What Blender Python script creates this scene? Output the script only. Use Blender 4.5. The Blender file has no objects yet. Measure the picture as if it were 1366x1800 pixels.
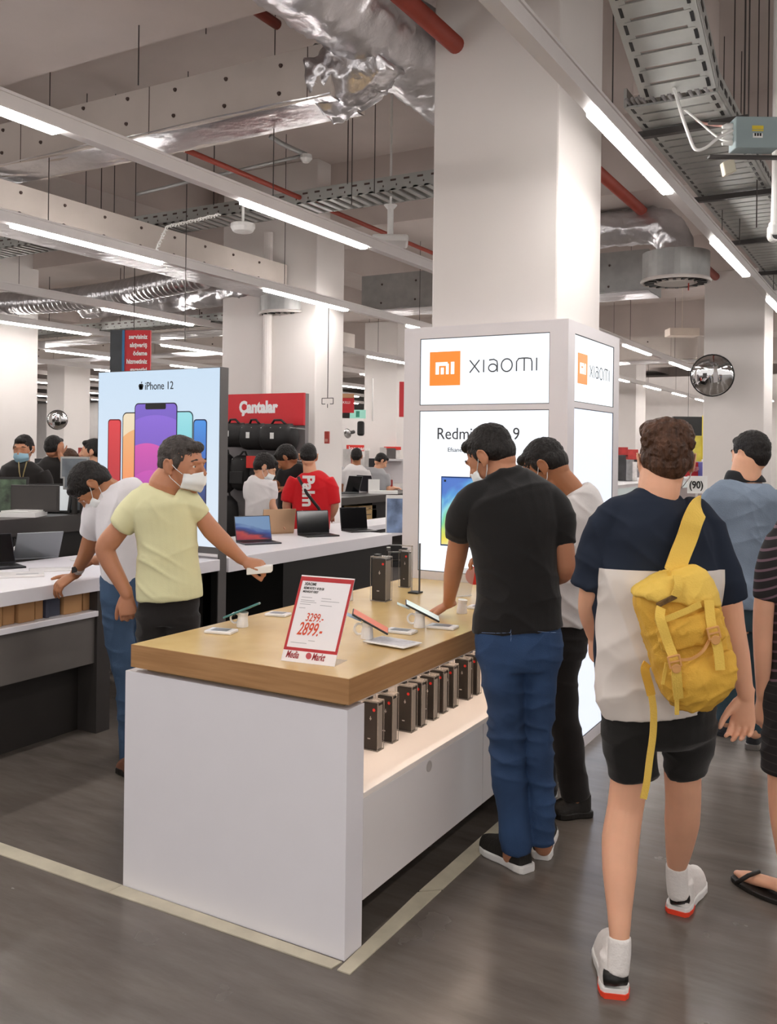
import bpy, math, random
import numpy as np
from mathutils import Vector, Matrix, noise as mnoise
random.seed(7)
C = bpy.context.scene.collection
SC = bpy.context.scene
PI = math.pi

# ------------------------------------------------------------------ camera
F, CX, CY, EYE = 1613.0, 683.0, 788.0, 1.64
YAW, ROLL = math.radians(-29.86), math.radians(-0.69)
FW = Vector((math.sin(YAW), math.cos(YAW), 0))
R0 = Vector((math.cos(YAW), -math.sin(YAW), 0))
D0 = Vector((0, 0, -1))
RV = R0 * math.cos(ROLL) + D0 * math.sin(ROLL)
DV = -R0 * math.sin(ROLL) + D0 * math.cos(ROLL)
CAM = Vector((0, 0, EYE))
cam_data = bpy.data.cameras.new('camera')
cam = bpy.data.objects.new('camera', cam_data)
C.objects.link(cam)
cam_data.sensor_width = 36
cam_data.lens = F / 1800 * 36
cam_data.shift_y = -(900 - CY) / 1800
cam_data.clip_start = .05
cam_data.clip_end = 200
M = Matrix((RV, -DV, -FW)).transposed().to_4x4()
M.translation = CAM
cam.matrix_world = M
SC.camera = cam

# ------------------------------------------------------------------ world, exposure
world = bpy.data.worlds.new('world')
SC.world = world
world.use_nodes = True
bg = world.node_tree.nodes['Background']
bg.inputs[0].default_value = (1.0, .95, .93, 1)
bg.inputs[1].default_value = 1.1
SC.view_settings.view_transform = 'Standard'
SC.view_settings.look = 'None'
SC.view_settings.exposure = .06
SC.view_settings.gamma = 1
SC.view_settings.use_curve_mapping = False
LAMP_POWER = 55.0

# ------------------------------------------------------------------ rays from the camera used to measure positions
def ray(x, y): return RV * ((x - CX) / F) + DV * ((y - CY) / F) + FW
def atz(x, y, z):
    v = ray(x, y); return CAM + v * ((z - EYE) / v.z)
def atx(x, y, X):
    v = ray(x, y); return CAM + v * (X / v.x)
def aty(x, y, Y):
    v = ray(x, y); return CAM + v * (Y / v.y)
def atd(x, y, d): return CAM + ray(x, y) * d

# ------------------------------------------------------------------ materials
def lin(c):
    if isinstance(c, str):
        c = [int(c[i:i+2], 16) for i in (0, 2, 4)]
    return tuple(((v/255)/12.92 if v/255 <= .04045 else (((v/255)+.055)/1.055)**2.4) for v in c)
MATS = {}
def mat(name, col, rough=.6, metal=0, var=.06, scale=6.0, bump=0, bscale=60, stretch=(1,1,1), spec=.5, sss=0, trans=0, alpha=1, coat=0, emit=0, ecol=None, sheen=0, ior=1.45):
    if name in MATS: return MATS[name]
    m = bpy.data.materials.new(name); m.use_nodes = True
    nt = m.node_tree; b = nt.nodes['Principled BSDF']
    c = lin(col)
    tc = nt.nodes.new('ShaderNodeTexCoord')
    mp = nt.nodes.new('ShaderNodeMapping'); mp.inputs['Scale'].default_value = stretch
    nt.links.new(tc.outputs['Object'], mp.inputs[0])
    if var > 0:
        n = nt.nodes.new('ShaderNodeTexNoise'); n.inputs['Scale'].default_value = scale; n.inputs['Detail'].default_value = 5
        nt.links.new(mp.outputs[0], n.inputs['Vector'])
        rmp = nt.nodes.new('ShaderNodeValToRGB')
        rmp.color_ramp.elements[0].position = .3; rmp.color_ramp.elements[1].position = .7
        rmp.color_ramp.elements[0].color = (*[max(0, v*(1-var)) for v in c], 1)
        rmp.color_ramp.elements[1].color = (*[min(1, v*(1+var)) for v in c], 1)
        nt.links.new(n.outputs['Fac'], rmp.inputs[0]); nt.links.new(rmp.outputs[0], b.inputs['Base Color'])
    else:
        b.inputs['Base Color'].default_value = (*c, 1)
    b.inputs['Roughness'].default_value = rough
    b.inputs['Metallic'].default_value = metal
    b.inputs['Specular IOR Level'].default_value = spec
    b.inputs['IOR'].default_value = ior
    if sss:
        b.inputs['Subsurface Weight'].default_value = sss
        b.inputs['Subsurface Radius'].default_value = (.02, .008, .004)
        b.inputs['Subsurface Scale'].default_value = .6
    if trans: b.inputs['Transmission Weight'].default_value = trans
    if alpha < 1: b.inputs['Alpha'].default_value = alpha
    if coat: b.inputs['Coat Weight'].default_value = coat; b.inputs['Coat Roughness'].default_value = .15
    if sheen: b.inputs['Sheen Weight'].default_value = sheen
    if emit:
        b.inputs['Emission Color'].default_value = (*(lin(ecol) if ecol else c), 1)
        b.inputs['Emission Strength'].default_value = emit
    if bump:
        n2 = nt.nodes.new('ShaderNodeTexNoise'); n2.inputs['Scale'].default_value = bscale; n2.inputs['Detail'].default_value = 4
        nt.links.new(mp.outputs[0], n2.inputs['Vector'])
        bp = nt.nodes.new('ShaderNodeBump'); bp.inputs['Strength'].default_value = bump; bp.inputs['Distance'].default_value = .01
        nt.links.new(n2.outputs['Fac'], bp.inputs['Height']); nt.links.new(bp.outputs[0], b.inputs['Normal'])
    MATS[name] = m
    return m
def glow(name, col, strength):
    if name in MATS: return MATS[name]
    m = bpy.data.materials.new(name); m.use_nodes = True
    nt = m.node_tree; b = nt.nodes['Principled BSDF']
    b.inputs['Base Color'].default_value = (*[v*.4 for v in lin(col)], 1)
    b.inputs['Roughness'].default_value = .3
    b.inputs['Emission Color'].default_value = (*lin(col), 1)
    b.inputs['Emission Strength'].default_value = strength
    MATS[name] = m
    return m

# ------------------------------------------------------------------ mesh building
class MB:
    def __init__(s): s.v = []; s.f = []; s.m = []; s.cur = 0
    def add(s, vs, fs):
        o = len(s.v); s.v += [tuple(v) for v in vs]
        s.f += [tuple(i+o for i in f) for f in fs]; s.m += [s.cur]*len(fs); return s
    def box(s, x0, x1, y0, y1, z0, z1):
        x0, x1 = sorted((x0, x1)); y0, y1 = sorted((y0, y1)); z0, z1 = sorted((z0, z1))
        vs = [(x,y,z) for x in (x0,x1) for y in (y0,y1) for z in (z0,z1)]
        return s.add(vs, [(0,1,3,2),(4,6,7,5),(0,4,5,1),(2,3,7,6),(0,2,6,4),(1,5,7,3)])
    def obox(s, c, ax, ay, az):
        c, ax, ay, az = map(Vector, (c, ax, ay, az))
        vs = [c+ax*i+ay*j+az*k for i in (-1,1) for j in (-1,1) for k in (-1,1)]
        fs = [(0,1,3,2),(4,6,7,5),(0,4,5,1),(2,3,7,6),(0,2,6,4),(1,5,7,3)]
        if ax.cross(ay).dot(az) < 0: fs = [f[::-1] for f in fs]
        return s.add(vs, fs)
    def loft(s, rings, caps=True, closed=True):
        n = len(rings[0]); o = len(s.v); fs = []
        for r in rings: s.v += [tuple(p) for p in r]
        for i in range(len(rings)-1):
            for j in range(n if closed else n-1):
                k = (j+1) % n
                fs.append((o+i*n+j, o+i*n+k, o+(i+1)*n+k, o+(i+1)*n+j))
        if caps:
            fs.append(tuple(o+j for j in range(n))[::-1]); fs.append(tuple(o+(len(rings)-1)*n+j for j in range(n)))
        s.f += fs; s.m += [s.cur]*len(fs); return s
    def tube(s, pts, r, n=8, flat=1, up=None, dome=False):
        pts = [Vector(p) for p in pts]
        rs = list(r) if hasattr(r, '__len__') else [r]*len(pts)
        fl = list(flat) if hasattr(flat, '__len__') else [flat]*len(pts)
        if dome:
            t0 = (pts[0]-pts[1]).normalized(); t1 = (pts[-1]-pts[-2]).normalized()
            pre = [(pts[0]+t0*rs[0]*math.sin(a), rs[0]*math.cos(a), fl[0]) for a in (1.45, 1.1, .6)]
            post = [(pts[-1]+t1*rs[-1]*math.sin(a), rs[-1]*math.cos(a), fl[-1]) for a in (.6, 1.1, 1.45)]
            pts = [p[0] for p in pre]+pts+[p[0] for p in post]
            rs = [p[1] for p in pre]+rs+[p[1] for p in post]
            fl = [p[2] for p in pre]+fl+[p[2] for p in post]
        upv = Vector(up) if up is not None else None
        rings = []; pa = None
        for i, p in enumerate(pts):
            t = (pts[min(i+1, len(pts)-1)]-pts[max(i-1, 0)])
            t = t.normalized() if t.length > 1e-9 else Vector((0,0,1))
            if upv is not None:
                a = t.cross(upv)
                if a.length < 1e-4: a = t.cross(Vector((1,0,.1)))
                a.normalize()
            elif pa is None:
                a = t.cross(Vector((0,0,1)))
                if a.length < .1: a = t.cross(Vector((0,1,0)))
                a.normalize()
            else:
                a = (pa - t*pa.dot(t)).normalized()
            pa = a; b = t.cross(a)
            rings.append([p + (a*math.cos(k*2*PI/n)+b*fl[i]*math.sin(k*2*PI/n))*rs[i] for k in range(n)])
        return s.loft(rings)
    def ball(s, c, r, n=12, rot=None):
        c = Vector(c); r = Vector((r,r,r)) if not hasattr(r, '__len__') else Vector(r)
        rings = []; m = max(6, n//2+2)
        for i in range(m+1):
            th = PI*(.02+.96*i/m)
            ring = []
            for k in range(n):
                a = 2*PI*k/n
                q = Vector((math.sin(th)*math.cos(a)*r.x, math.sin(th)*math.sin(a)*r.y, -math.cos(th)*r.z))
                if rot is not None: q = rot @ q
                ring.append(c+q)
            rings.append(ring)
        return s.loft(rings)
    def cyl(s, c, r, h, n=24, r2=None):
        c = Vector(c); return s.tube([c, c+Vector((0,0,h))], [r, r if r2 is None else r2], n)
    def mesh(s, name, smooth=False):
        me = bpy.data.meshes.new(name); me.from_pydata(s.v, [], s.f)
        if any(s.m): me.polygons.foreach_set('material_index', s.m)
        if smooth: me.polygons.foreach_set('use_smooth', [True]*len(s.f))
        me.update(); return me
    def build(s, name, mats, parent=None, bevel=0, smooth=False, **tags):
        me = s.mesh(name, smooth)
        for m in (mats if isinstance(mats, (list, tuple)) else [mats]): me.materials.append(m)
        return link(name, me, parent, bevel, **tags)
def link(name, me, parent=None, bevel=0, loc=None, **tags):
    o = bpy.data.objects.new(name, me); C.objects.link(o)
    if parent is not None:
        o.parent = parent
        o.matrix_parent_inverse = parent_matrix(parent).inverted()
    if bevel:
        b = o.modifiers.new('bevel', 'BEVEL'); b.width = bevel; b.segments = 2; b.limit_method = 'ANGLE'; b.angle_limit = .6
    for k, v in tags.items(): o[k] = v
    return o
def parent_matrix(o):
    m = o.matrix_basis.copy()
    while o.parent is not None:
        m = o.parent.matrix_basis @ (o.matrix_parent_inverse @ m) if False else parent_matrix(o.parent) @ o.matrix_parent_inverse @ o.matrix_basis
        return m
    return m
def thing(name, loc, label, category, group=None, rz=0):
    o = bpy.data.objects.new(name, None); C.objects.link(o)
    o.empty_display_size = .1
    o.location = loc; o.rotation_euler = (0,0,rz); o['label'] = label; o['category'] = category
    if group: o['group'] = group
    return o
def structure(o): o['kind'] = 'structure'; return o
def copy_thing(root, loc, label=None, rz=None, group=None):
    r = root.copy(); C.objects.link(r); r.location = loc
    if rz is not None: r.rotation_euler = (0,0,rz)
    if label: r['label'] = label
    if group: r['group'] = group
    for ch in list(root.children):
        c = ch.copy(); C.objects.link(c); c.parent = r
        for g in list(ch.children):
            d = g.copy(); C.objects.link(d); d.parent = c
    return r
def text_mb(s, size, origin, right, up, depth=.002, shear=0, squeeze=1, offset=0, align='LEFT'):
    """letters as a thin raised mesh standing on a surface"""
    cu = bpy.data.curves.new('t', 'FONT'); cu.body = s; cu.size = size; cu.extrude = depth/2; cu.shear = shear
    cu.offset = offset; cu.align_x = align; cu.resolution_u = 3
    ob = bpy.data.objects.new('t', cu); C.objects.link(ob)
    dg = bpy.context.evaluated_depsgraph_get(); dg.update()
    me = bpy.data.meshes.new_from_object(ob.evaluated_get(dg))
    right = Vector(right).normalized(); up = Vector(up).normalized(); nrm = right.cross(up)
    o = Vector(origin); mb = MB()
    mb.v = [tuple(o + right*v.co.x*squeeze + up*v.co.y + nrm*(v.co.z+depth/2)) for v in me.vertices]
    mb.f = [tuple(p.vertices) for p in me.polygons]; mb.m = [0]*len(mb.f)
    bpy.data.objects.remove(ob); bpy.data.curves.remove(cu); bpy.data.meshes.remove(me)
    return mb
# ================================================================== materials of the room
def floor_material():
    m = bpy.data.materials.new('polished_vinyl'); m.use_nodes = True
    nt = m.node_tree; b = nt.nodes['Principled BSDF']
    tc = nt.nodes.new('ShaderNodeTexCoord')
    mp = nt.nodes.new('ShaderNodeMapping'); mp.inputs['Rotation'].default_value = (0,0,.5); mp.inputs['Scale'].default_value = (1,5,1)
    nt.links.new(tc.outputs['Object'], mp.inputs[0])
    n = nt.nodes.new('ShaderNodeTexNoise'); n.inputs['Scale'].default_value = 1.6; n.inputs['Detail'].default_value = 8; n.inputs['Roughness'].default_value = .65
    nt.links.new(mp.outputs[0], n.inputs['Vector'])
    r = nt.nodes.new('ShaderNodeValToRGB')
    r.color_ramp.elements[0].position = .3; r.color_ramp.elements[1].position = .75
    r.color_ramp.elements[0].color = (*lin('5d5650'), 1); r.color_ramp.elements[1].color = (*lin('787069'), 1)
    nt.links.new(n.outputs['Fac'], r.inputs[0]); nt.links.new(r.outputs[0], b.inputs['Base Color'])
    n2 = nt.nodes.new('ShaderNodeTexNoise'); n2.inputs['Scale'].default_value = 3; n2.inputs['Detail'].default_value = 6
    nt.links.new(tc.outputs['Object'], n2.inputs['Vector'])
    mr = nt.nodes.new('ShaderNodeMapRange'); mr.inputs[3].default_value = .14; mr.inputs[4].default_value = .34
    nt.links.new(n2.outputs['Fac'], mr.inputs[0]); nt.links.new(mr.outputs[0], b.inputs['Roughness'])
    n3 = nt.nodes.new('ShaderNodeTexNoise'); n3.inputs['Scale'].default_value = 4; n3.inputs['Detail'].default_value = 3
    nt.links.new(mp.outputs[0], n3.inputs['Vector'])
    bp = nt.nodes.new('ShaderNodeBump'); bp.inputs['Strength'].default_value = .04; bp.inputs['Distance'].default_value = .02
    nt.links.new(n3.outputs['Fac'], bp.inputs['Height']); nt.links.new(bp.outputs[0], b.inputs['Normal'])
    return m
m_floor = floor_material()
m_ceil = mat('painted_concrete_slab', 'c6bbb5', .9, var=.08, scale=1.2, bump=.1, bscale=8)
m_beam = mat('painted_beam', 'c9beb8', .9, var=.08, scale=1.5)
m_col = mat('white_plaster', 'e2dcd8', .75, var=.02, scale=2, bump=.03, bscale=10)
m_wall = mat('white_wall_paint', 'e6e1de', .8, var=.03)
m_board = mat('duct_board', 'c2b8b0', .85, var=.06, scale=3)
m_foil = mat('aluminium_foil', 'cfcdcf', .28, metal=.9, var=.12, scale=5, bump=1.0, bscale=11)
m_galv = mat('galvanised_steel', 'aaaaa8', .45, metal=.7, var=.1, scale=8)
m_tray = mat('galvanised_tray', 'aaaba7', .5, metal=.5, var=.08)
m_white_metal = mat('white_powder_coat', 'e9e4e2', .45, var=.02)
m_redpipe = mat('red_oxide_pipe', '8c3a2c', .5, var=.12)
m_dark = mat('dark_grey_panel', '3a3634', .5, var=.06)
m_black = mat('black_plastic', '161514', .4, var=.1)
m_pin = mat('rust_washer', '4a3a35', .6, var=.1)
m_lamp = glow('lamp_diffuser', 'fffaf6', LAMP_POWER)
m_wire = mat('steel_wire', '4a4543', .5, metal=.5)
m_white_plastic = mat('white_plastic', 'ecebe8', .35, var=.02)
m_brass = mat('lamp_end', 'b9a58c', .5)

# ================================================================== shell
MB().box(-45, 25, -8, 45, -.2, 0).build('floor', m_floor, kind='structure')
MB().box(-45, 25, -8, 45, 4.75, 5.0).build('ceiling', m_ceil, kind='structure')
k = 0
for y0 in (-6.2, -.2, 8.4, 13.6, 19.4, 25.4, 31.4):
    k += 1; MB().box(-45, 25, y0, y0+4.2 if y0 == -.2 else y0+.9, 4.02, 4.75).build('trim_%d' % k, m_ceil, kind='structure')
for x0 in (1.6, -7.9, -16.1, -24.1, -32):
    k += 1; MB().box(x0, x0+.7, -8, 45, 4.22, 4.749).build('trim_%d' % k, m_ceil, kind='structure')
MB().box(-45, 25, 41, 41.3, 0, 4.75).build('wall_back', m_wall, kind='structure')
MB().box(-39.3, -39, -8, 41, 0, 4.75).build('wall_left', m_wall, kind='structure')

def column(x0, x1, y0, y1, label, pipe=None, top=4.02):
    t = thing('concrete_column', ((x0+x1)/2, (y0+y1)/2, 0), label, 'column')
    MB().box(x0, x1, y0, y1, 0, top).build('shaft', m_col, t, bevel=.012)
    return t
column(-2.44, -1.68, 4.73, 5.5, 'white square column rising out of the illuminated display kiosk', top=4.75)
c = column(-2.44, -1.69, 12.6, 13.4, 'white column carrying the round convex mirror on the right')
p = aty(388, 800, 8.15); q = aty(553, 800, 8.15)
column(p.x, q.x, 8.15, 8.7, 'white column behind the red bag display with a pipe running down it', top=4.75)
p = aty(66, 700, 8.5)
column(p.x-.9, p.x, 7.6, 8.5, 'white column at the left edge behind the masked clerk', top=4.75)
p = aty(82, 700, 13.4); q = aty(113, 700, 13.4)
column(p.x, q.x, 13.4, 14.1, 'far white column with a round mirror left of the tall phone lightbox')
p = aty(640, 700, 14.9)
column(p.x, p.x+.72, 14.9, 15.9, 'far white column behind the two shoppers at the dark counter')
p = aty(1118, 700, 24)
column(p.x-.8, p.x, 24, 25, 'far white column visible over the head of the curly haired man')
# pipe on the mid column
p = aty(469, 700, 8.1)
MB().tube([(p.x, 8.1, 0.0), (p.x, 8.1, 4.0)], .05, 12).build('drain_pipe', m_col, label='grey vertical pipe running down the column behind the bag display', category='pipe')

# ================================================================== white floor strips around the island
m_strip = mat('cream_floor_strip', 'c5bda8', .45, var=.12, scale=9)
def strip(pts, name, label):
    mb = MB(); mb.add([(x,y,0.004) for x,y in pts]+[(x,y,-.0) for x,y in pts], [(0,1,2,3),(7,6,5,4),(0,4,5,1),(1,5,6,2),(2,6,7,3),(3,7,4,0)])
    mb.build(name, m_strip, label=label, category='floor strip')
strip([(-6.2,2.405),(-2.548,2.412),(-2.542,2.478),(-6.2,2.50)], 'floor_strip', 'cream strip in the floor running left from the corner of the white display counter')
strip([(-2.545,2.412),(-1.575,2.422),(-1.566,2.470),(-2.54,2.476)], 'floor_strip', 'cream strip in the floor along the blank end panel of the white counter')
strip([(-1.555,2.425),(-1.508,2.425),(-1.508,3.06),(-1.575,3.0)], 'floor_strip', 'short cream strip in the floor at the near corner under the open shelf side')
strip([(-1.575,3.012),(-1.508,3.072),(-1.508,4.59),(-1.575,4.59)], 'floor_strip', 'long cream strip in the floor along the shelf side up to the kiosk')

# ================================================================== light tracks
def track(x, y_first, y0, y1, label, wires=True, z=3.14):
    t = thing('light_track', (x, (y0+y1)/2, z), label, 'ceiling light', 'suspended rows of linear lights')
    MB().box(x-.032, x+.032, y0, y1, z, z+.075).box(x-.04, x+.04, y0, y1, z+.068, z+.082).build('track_housing', m_white_metal, t)
    k = -12
    while True:
        a = y_first + 2.82*k; k += 1
        if a > y1: break
        if a < y0: continue
        MB().box(x-.03, x+.03, a, a+1.42, z-.022, z+.001).build('lamp', m_lamp, t, bevel=.006)
        if wires and a < 24:
            MB().tube([(x, a+.3, z+.08), (x, a+.3, 4.7)], .0035, 5).build('suspension_wire', m_wire, t)
track(-1.25, 4.0-.05, -4, 24, 'row of linear lights running right of the kiosk column towards the far end')
track(-3.57, 4.4, -4, 27, 'nearest row of linear lights left of the kiosk column')
track(-5.37, 4.15, -4, 27, 'second row of linear lights left of the kiosk column')
track(-7.75, 4.35, 0, 27, 'third row of linear lights, passing over the phone lightbox')
track(-9.72, 4.5, 0, 27, 'fourth row of linear lights, above the hanging red banner')
track(-12.0, 4.3, 2, 27, 'fifth row of linear lights over the service desk', wires=False)
for i, (x, nth) in enumerate(((-14.1, 'sixth'), (-16.3, 'seventh'), (-18.4, 'eighth'), (-20.6, 'ninth'), (-23.5, 'tenth'), (-26.5, 'farthest'))):
    track(x, 4.4+.7*i, 4, 23.5 if x < -20 else 27, nth+' row of linear lights counted leftwards from the kiosk column', wires=False)
track(.95, 1.2, -4, 27, 'row of linear lights over the right hand aisle')
track(3.1, 1.9, -4, 27, 'outer row of linear lights on the right of the shop')
# ================================================================== services under the ceiling
def pins(mb, pts, nrm, r=.014):
    nrm = Vector(nrm)
    for p in pts: mb.tube([Vector(p), Vector(p)+nrm*.012], [r, r*.7], 8)
def duct_x(x0, x1, y0, y1, z0, z1, label, step=.42, board=True):
    """rectangular duct running left to right, foil underneath, washers on its near side"""
    t = thing('rectangular_duct', ((x0+x1)/2, (y0+y1)/2, z0), label, 'air duct')
    sb = MB().box(x0, x1, y0, y1, z0+.02, z1)
    mb = MB(); n = 60; rows = []
    for i in range(n+1):
        x = x0+(x1-x0)*i/n
        ring = []
        for j in range(9):
            y = y0-.012+(y1-y0+.024)*j/8
            ring.append((x, y, z0+.012+.012*mnoise.noise((x*3, y*9, z0))+(.02 if j in (0, 8) else 0)))
        rows.append(ring)
    mb.loft(rows, caps=False, closed=False)
    mb.build('foil_underside', m_foil, t, smooth=True)
    mb = sb; mb.cur = 1; x = x0+.3; k = 0
    while x < x1-.1:
        w = .02*math.sin(k*7.1)
        pins(mb, [(x, y0, z0+.11+w), (x+.01, y0, z0+.11+(z1-z0)*.5+w)], (0, -1, 0))
        if k % 3 == 2: mb.box(x+step*.48, x+step*.48+.004, y0-.003, y0, z0+.02, z1)
        x += step; k += 1
    mb.build('side_board', [m_board if board else m_galv, m_pin], t)
    return t
duct_x(-9.5, -2.95, 4.42, 4.80, 3.66, 3.99, 'long pale board duct with foil underside crossing the upper left of the ceiling')
def duct_y(x0, x1, y0, y1, z0, z1, label, step=.42):
    t = thing('rectangular_duct', ((x0+x1)/2, (y0+y1)/2, z0), label, 'air duct')
    sb = MB().box(x0, x1, y0, y1, z0+.02, z1)
    mb = MB().box(x0-.01, x1+.01, y0, y1, z0, z0+.03); mb.build('foil_underside', m_foil, t)
    mb = sb; mb.cur = 1; y = y0+.2
    while y < y1-.1:
        pins(mb, [(x1, y, z0+.1), (x1, y+.01, z0+.1+(z1-z0)*.5)], (1, 0, 0)); y += step
    mb.build('side_board', [m_board, m_pin], t)
    return t
duct_y(-6.35, -5.95, 3.2, 8.1, 3.3, 3.62, 'board duct running away from the viewer behind the second row of lights')
duct_x(-6.35, -2.6, 10.3, 10.9, 3.42, 3.9, 'dimpled silver duct left of the kiosk column in the middle distance', step=.5, board=False)
duct_x(-1.6, 2.6, 11.4, 11.9, 3.5, 3.95, 'grey duct to the right of the kiosk column beyond the round diffuser', step=.6, board=False)
duct_x(-16, -6.6, 9.2, 9.9, 3.15, 3.36, 'low foil wrapped duct at the far left above the phone lightbox')
duct_x(-20, -8.2, 12.4, 13.1, 3.3, 3.55, 'distant foil wrapped duct over the service desk', step=.9)
duct_x(-6.4, -3.4, 17, 17.8, 3.3, 3.75, 'distant duct just left of the kiosk under the beams', step=.9)

def foil_tube(mb, pts, r, n=56, amp=.02, seg=.03):
    pts = [Vector(p) for p in pts]
    out = []
    for a, b in zip(pts[:-1], pts[1:]):
        k = max(1, int((b-a).length/seg))
        out += [a+(b-a)*i/k for i in range(k)]
    out.append(pts[-1])
    start = len(mb.v)
    mb.tube(out, r, n)
    for i in range(start, len(mb.v)):
        v = Vector(mb.v[i])
        r_ = 1-abs(mnoise.noise(v*9)); r2 = 1-abs(mnoise.noise(v*21+Vector((3,1,7))))
        d = amp*(.9*mnoise.noise(v*3.5)+.9*(r_**4-.4)+.5*(r2**4-.4))
        c = min(out, key=lambda q: (q-v).length_squared)
        w = v-c
        if w.length > 1e-5: mb.v[i] = tuple(v+w.normalized()*d)
t = thing('foil_duct', (-2.9, 4.6, 4.0), 'big crinkled foil wrapped round duct coming down diagonally left of the column', 'air duct')
mb = MB(); foil_tube(mb, [(-2.76, 1.2, 4.12), (-2.76, 4.3, 4.12), (-2.76, 7.5, 4.12)], .27)
mb.build('foil_tube', m_foil, t, smooth=True)
mb = MB(); foil_tube(mb, [(-2.74, 4.6, 4.0), (-2.92, 4.61, 3.87), (-3.12, 4.61, 3.83)], .21, amp=.035, seg=.02)
mb.build('branch_collar', m_foil, t, smooth=True)
def elbow(loc, r, drop, label, start, drum_r=.32, drum_h=.22, dark=False):
    """foil bend ending in a round drum diffuser"""
    x, y, z = loc
    t = thing('drum_diffuser', loc, label, 'air diffuser')
    mb = MB(); s = Vector(start); e = Vector((x, y, z+drum_h))
    top = Vector((x, y, s.z)); pts = [s]
    d = (s-top).normalized()
    for k in range(7):
        a = k/6*PI/2
        pts.append(top + d*(.28*(1-math.sin(a))) + Vector((0,0,-.28*(1-math.cos(a)))))
    pts.append(e)
    foil_tube(mb, pts, r, amp=.018); mb.build('foil_bend', m_foil, t, smooth=True)
    MB().cyl((x, y, z), drum_r, drum_h, 36).build('drum', m_galv, t, smooth=False)
    mb = MB()
    for rr in (drum_r, drum_r*.62):
        mb.tube([(x+rr*math.cos(a), y+rr*math.sin(a), z-.005) for a in [2*PI*i/36 for i in range(37)]], .018, 6)
    mb.cyl((x, y, z-.03), drum_r*.55, .03, 24)
    mb.build('grille_ring', mat('white_grille', 'd8d2cc', .5), t)
    mb = MB().cyl((x, y, z-.012), drum_r*.95, .011, 36)
    for i in range(18):
        a = 2*PI*i/18; u = Vector((math.cos(a), math.sin(a), 0)); w = Vector((-u.y, u.x, 0))
        mb.obox(Vector((x, y, z-.02))+u*drum_r*.78, u*drum_r*.14, w*.014, Vector((0,0,.006)))
    mb.build('swirl_vanes', m_black, t)
    MB().tube([(x+.12, y, z), (x+.12, y, z-.1)], .006, 6).build('cord', mat('red_cord', 'a8302a', .6), t)
    return t
elbow((-2.0, 8.95, 3.27), .17, .3, 'drum diffuser on a bent foil duct right of the kiosk column', (-3.3, 8.95, 3.83), drum_r=.31, drum_h=.26)
p = atz(505, 555, 3.1); elbow((p.x, p.y, 3.12), .15, .3, 'drum diffuser behind the second row of lights, upper of the two in the middle', (p.x-3.2, p.y, 3.42), .3, .2)
p = atz(508, 597, 3.0); elbow((p.x, p.y, 3.02), .15, .3, 'drum diffuser below the other one, nearly touching the third row of lights', (p.x-3.2, p.y, 3.36), .36, .1)
t = thing('flexible_duct', (-8.5, 7.6, 3.4), 'ribbed flexible foil duct crossing above the phone lightbox', 'air duct')
mb = MB(); pts = []; rs = []
for i in range(220):
    pts.append((-10.8+i*.02, 7.4+.15*math.sin(i/60), 3.42-.06*math.sin(i/70))); rs.append(.13+.012*(i % 4 in (0, 1)))
mb.tube(pts, rs, 18); mb.build('ribbed_hose', m_foil, t, smooth=True)

# cable trays ------------------------------------------------------
def tray_x(x0, x1, y0, y1, z, label):
    t = thing('cable_tray', ((x0+x1)/2, (y0+y1)/2, z), label, 'cable tray')
    mb = MB().box(x0, x1, y0, y0+.012, z, z+.11).box(x0, x1, y1-.012, y1, z, z+.11)
    x = x0
    while x < x1: mb.box(x, x+.045, y0, y1, z, z+.012); x += .1
    mb.cur = 1; x = x0+.1
    while x < x1: mb.box(x, x+.05, y0-.002, y0, z+.07, z+.085); mb.box(x+.05, x+.06, y0-.002, y0, z+.03, z+.045); x += .12
    mb.build('tray_body', [m_tray, m_pin], t)
    mb = MB(); x = x0+.5
    while x < x1:
        mb.tube([(x, y0, z+.1), (x, y0, 4.7)], .005, 5); x += 1.4
    mb.build('hanger_rods', m_wire, t)
tray_x(-11.5, -2.45, 6.25, 6.6, 3.67, 'greenish steel cable tray running behind the ceiling sensor to the column')
tray_x(-14, -6.4, 8.9, 9.3, 3.2, 'lower cable tray at the far left under the flexible duct')
def ladder_y(xc, w, y0, y1, z0, z1, label, step=.075, slot=.0, covered=False, h=.1):
    t = thing('cable_tray', (xc, (y0+y1)/2, z0), label, 'cable tray')
    def P(x, s, dz=0): return Vector((x, y0+(y1-y0)*s, z0+(z1-z0)*s+dz))
    L = (P(0, 1)-P(0, 0)).normalized(); U = Vector((0, -L.z, L.y)); ln = ((y1-y0)**2+(z1-z0)**2)**.5
    mb = MB()
    for sx in (-1, 1):
        mb.obox(P(xc+sx*w/2, .5, 0)+U*h/2, (.008,0,0), L*ln/2, U*h/2)
        mb.obox(P(xc+sx*(w/2-.03), .5, 0), (.03,0,0), L*ln/2, U*.004)
    n = int(ln/step)
    for i in range(n):
        c = P(xc, (i+.5)/n); mb.obox(c, (w/2-.03, 0, 0), L*step*(.5 if covered else .42), U*.006)
    mb.cur = 1
    for i in range(n):
        for sx in (-1, 1):
            mb.obox(P(xc+sx*(w/2-.03), (i+.5)/n)-U*.005, (.008,0,0), L*step*.28, U*.002)
            mb.obox(P(xc+sx*w/2, (i+.5)/n)+U*h*.5+Vector((sx*.009,0,0)), (.002,0,0), L*step*.28, U*.014)
    mb.build('tray_body', [m_tray, m_black], t)
    return t
m_cable = mat('bundled_grey_cables', '8d8a8a', .5, var=.2, scale=3)
ladder_y(-1.03, .36, 1.2, 3.42, 3.62, 3.62, 'slotted steel cable tray entering at the top right of the picture')
ladder_y(-1.05, .36, 3.5, 4.72, 3.98, 3.44, 'sloping slotted cable tray with wide open rungs right of the column', step=.1)
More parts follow.
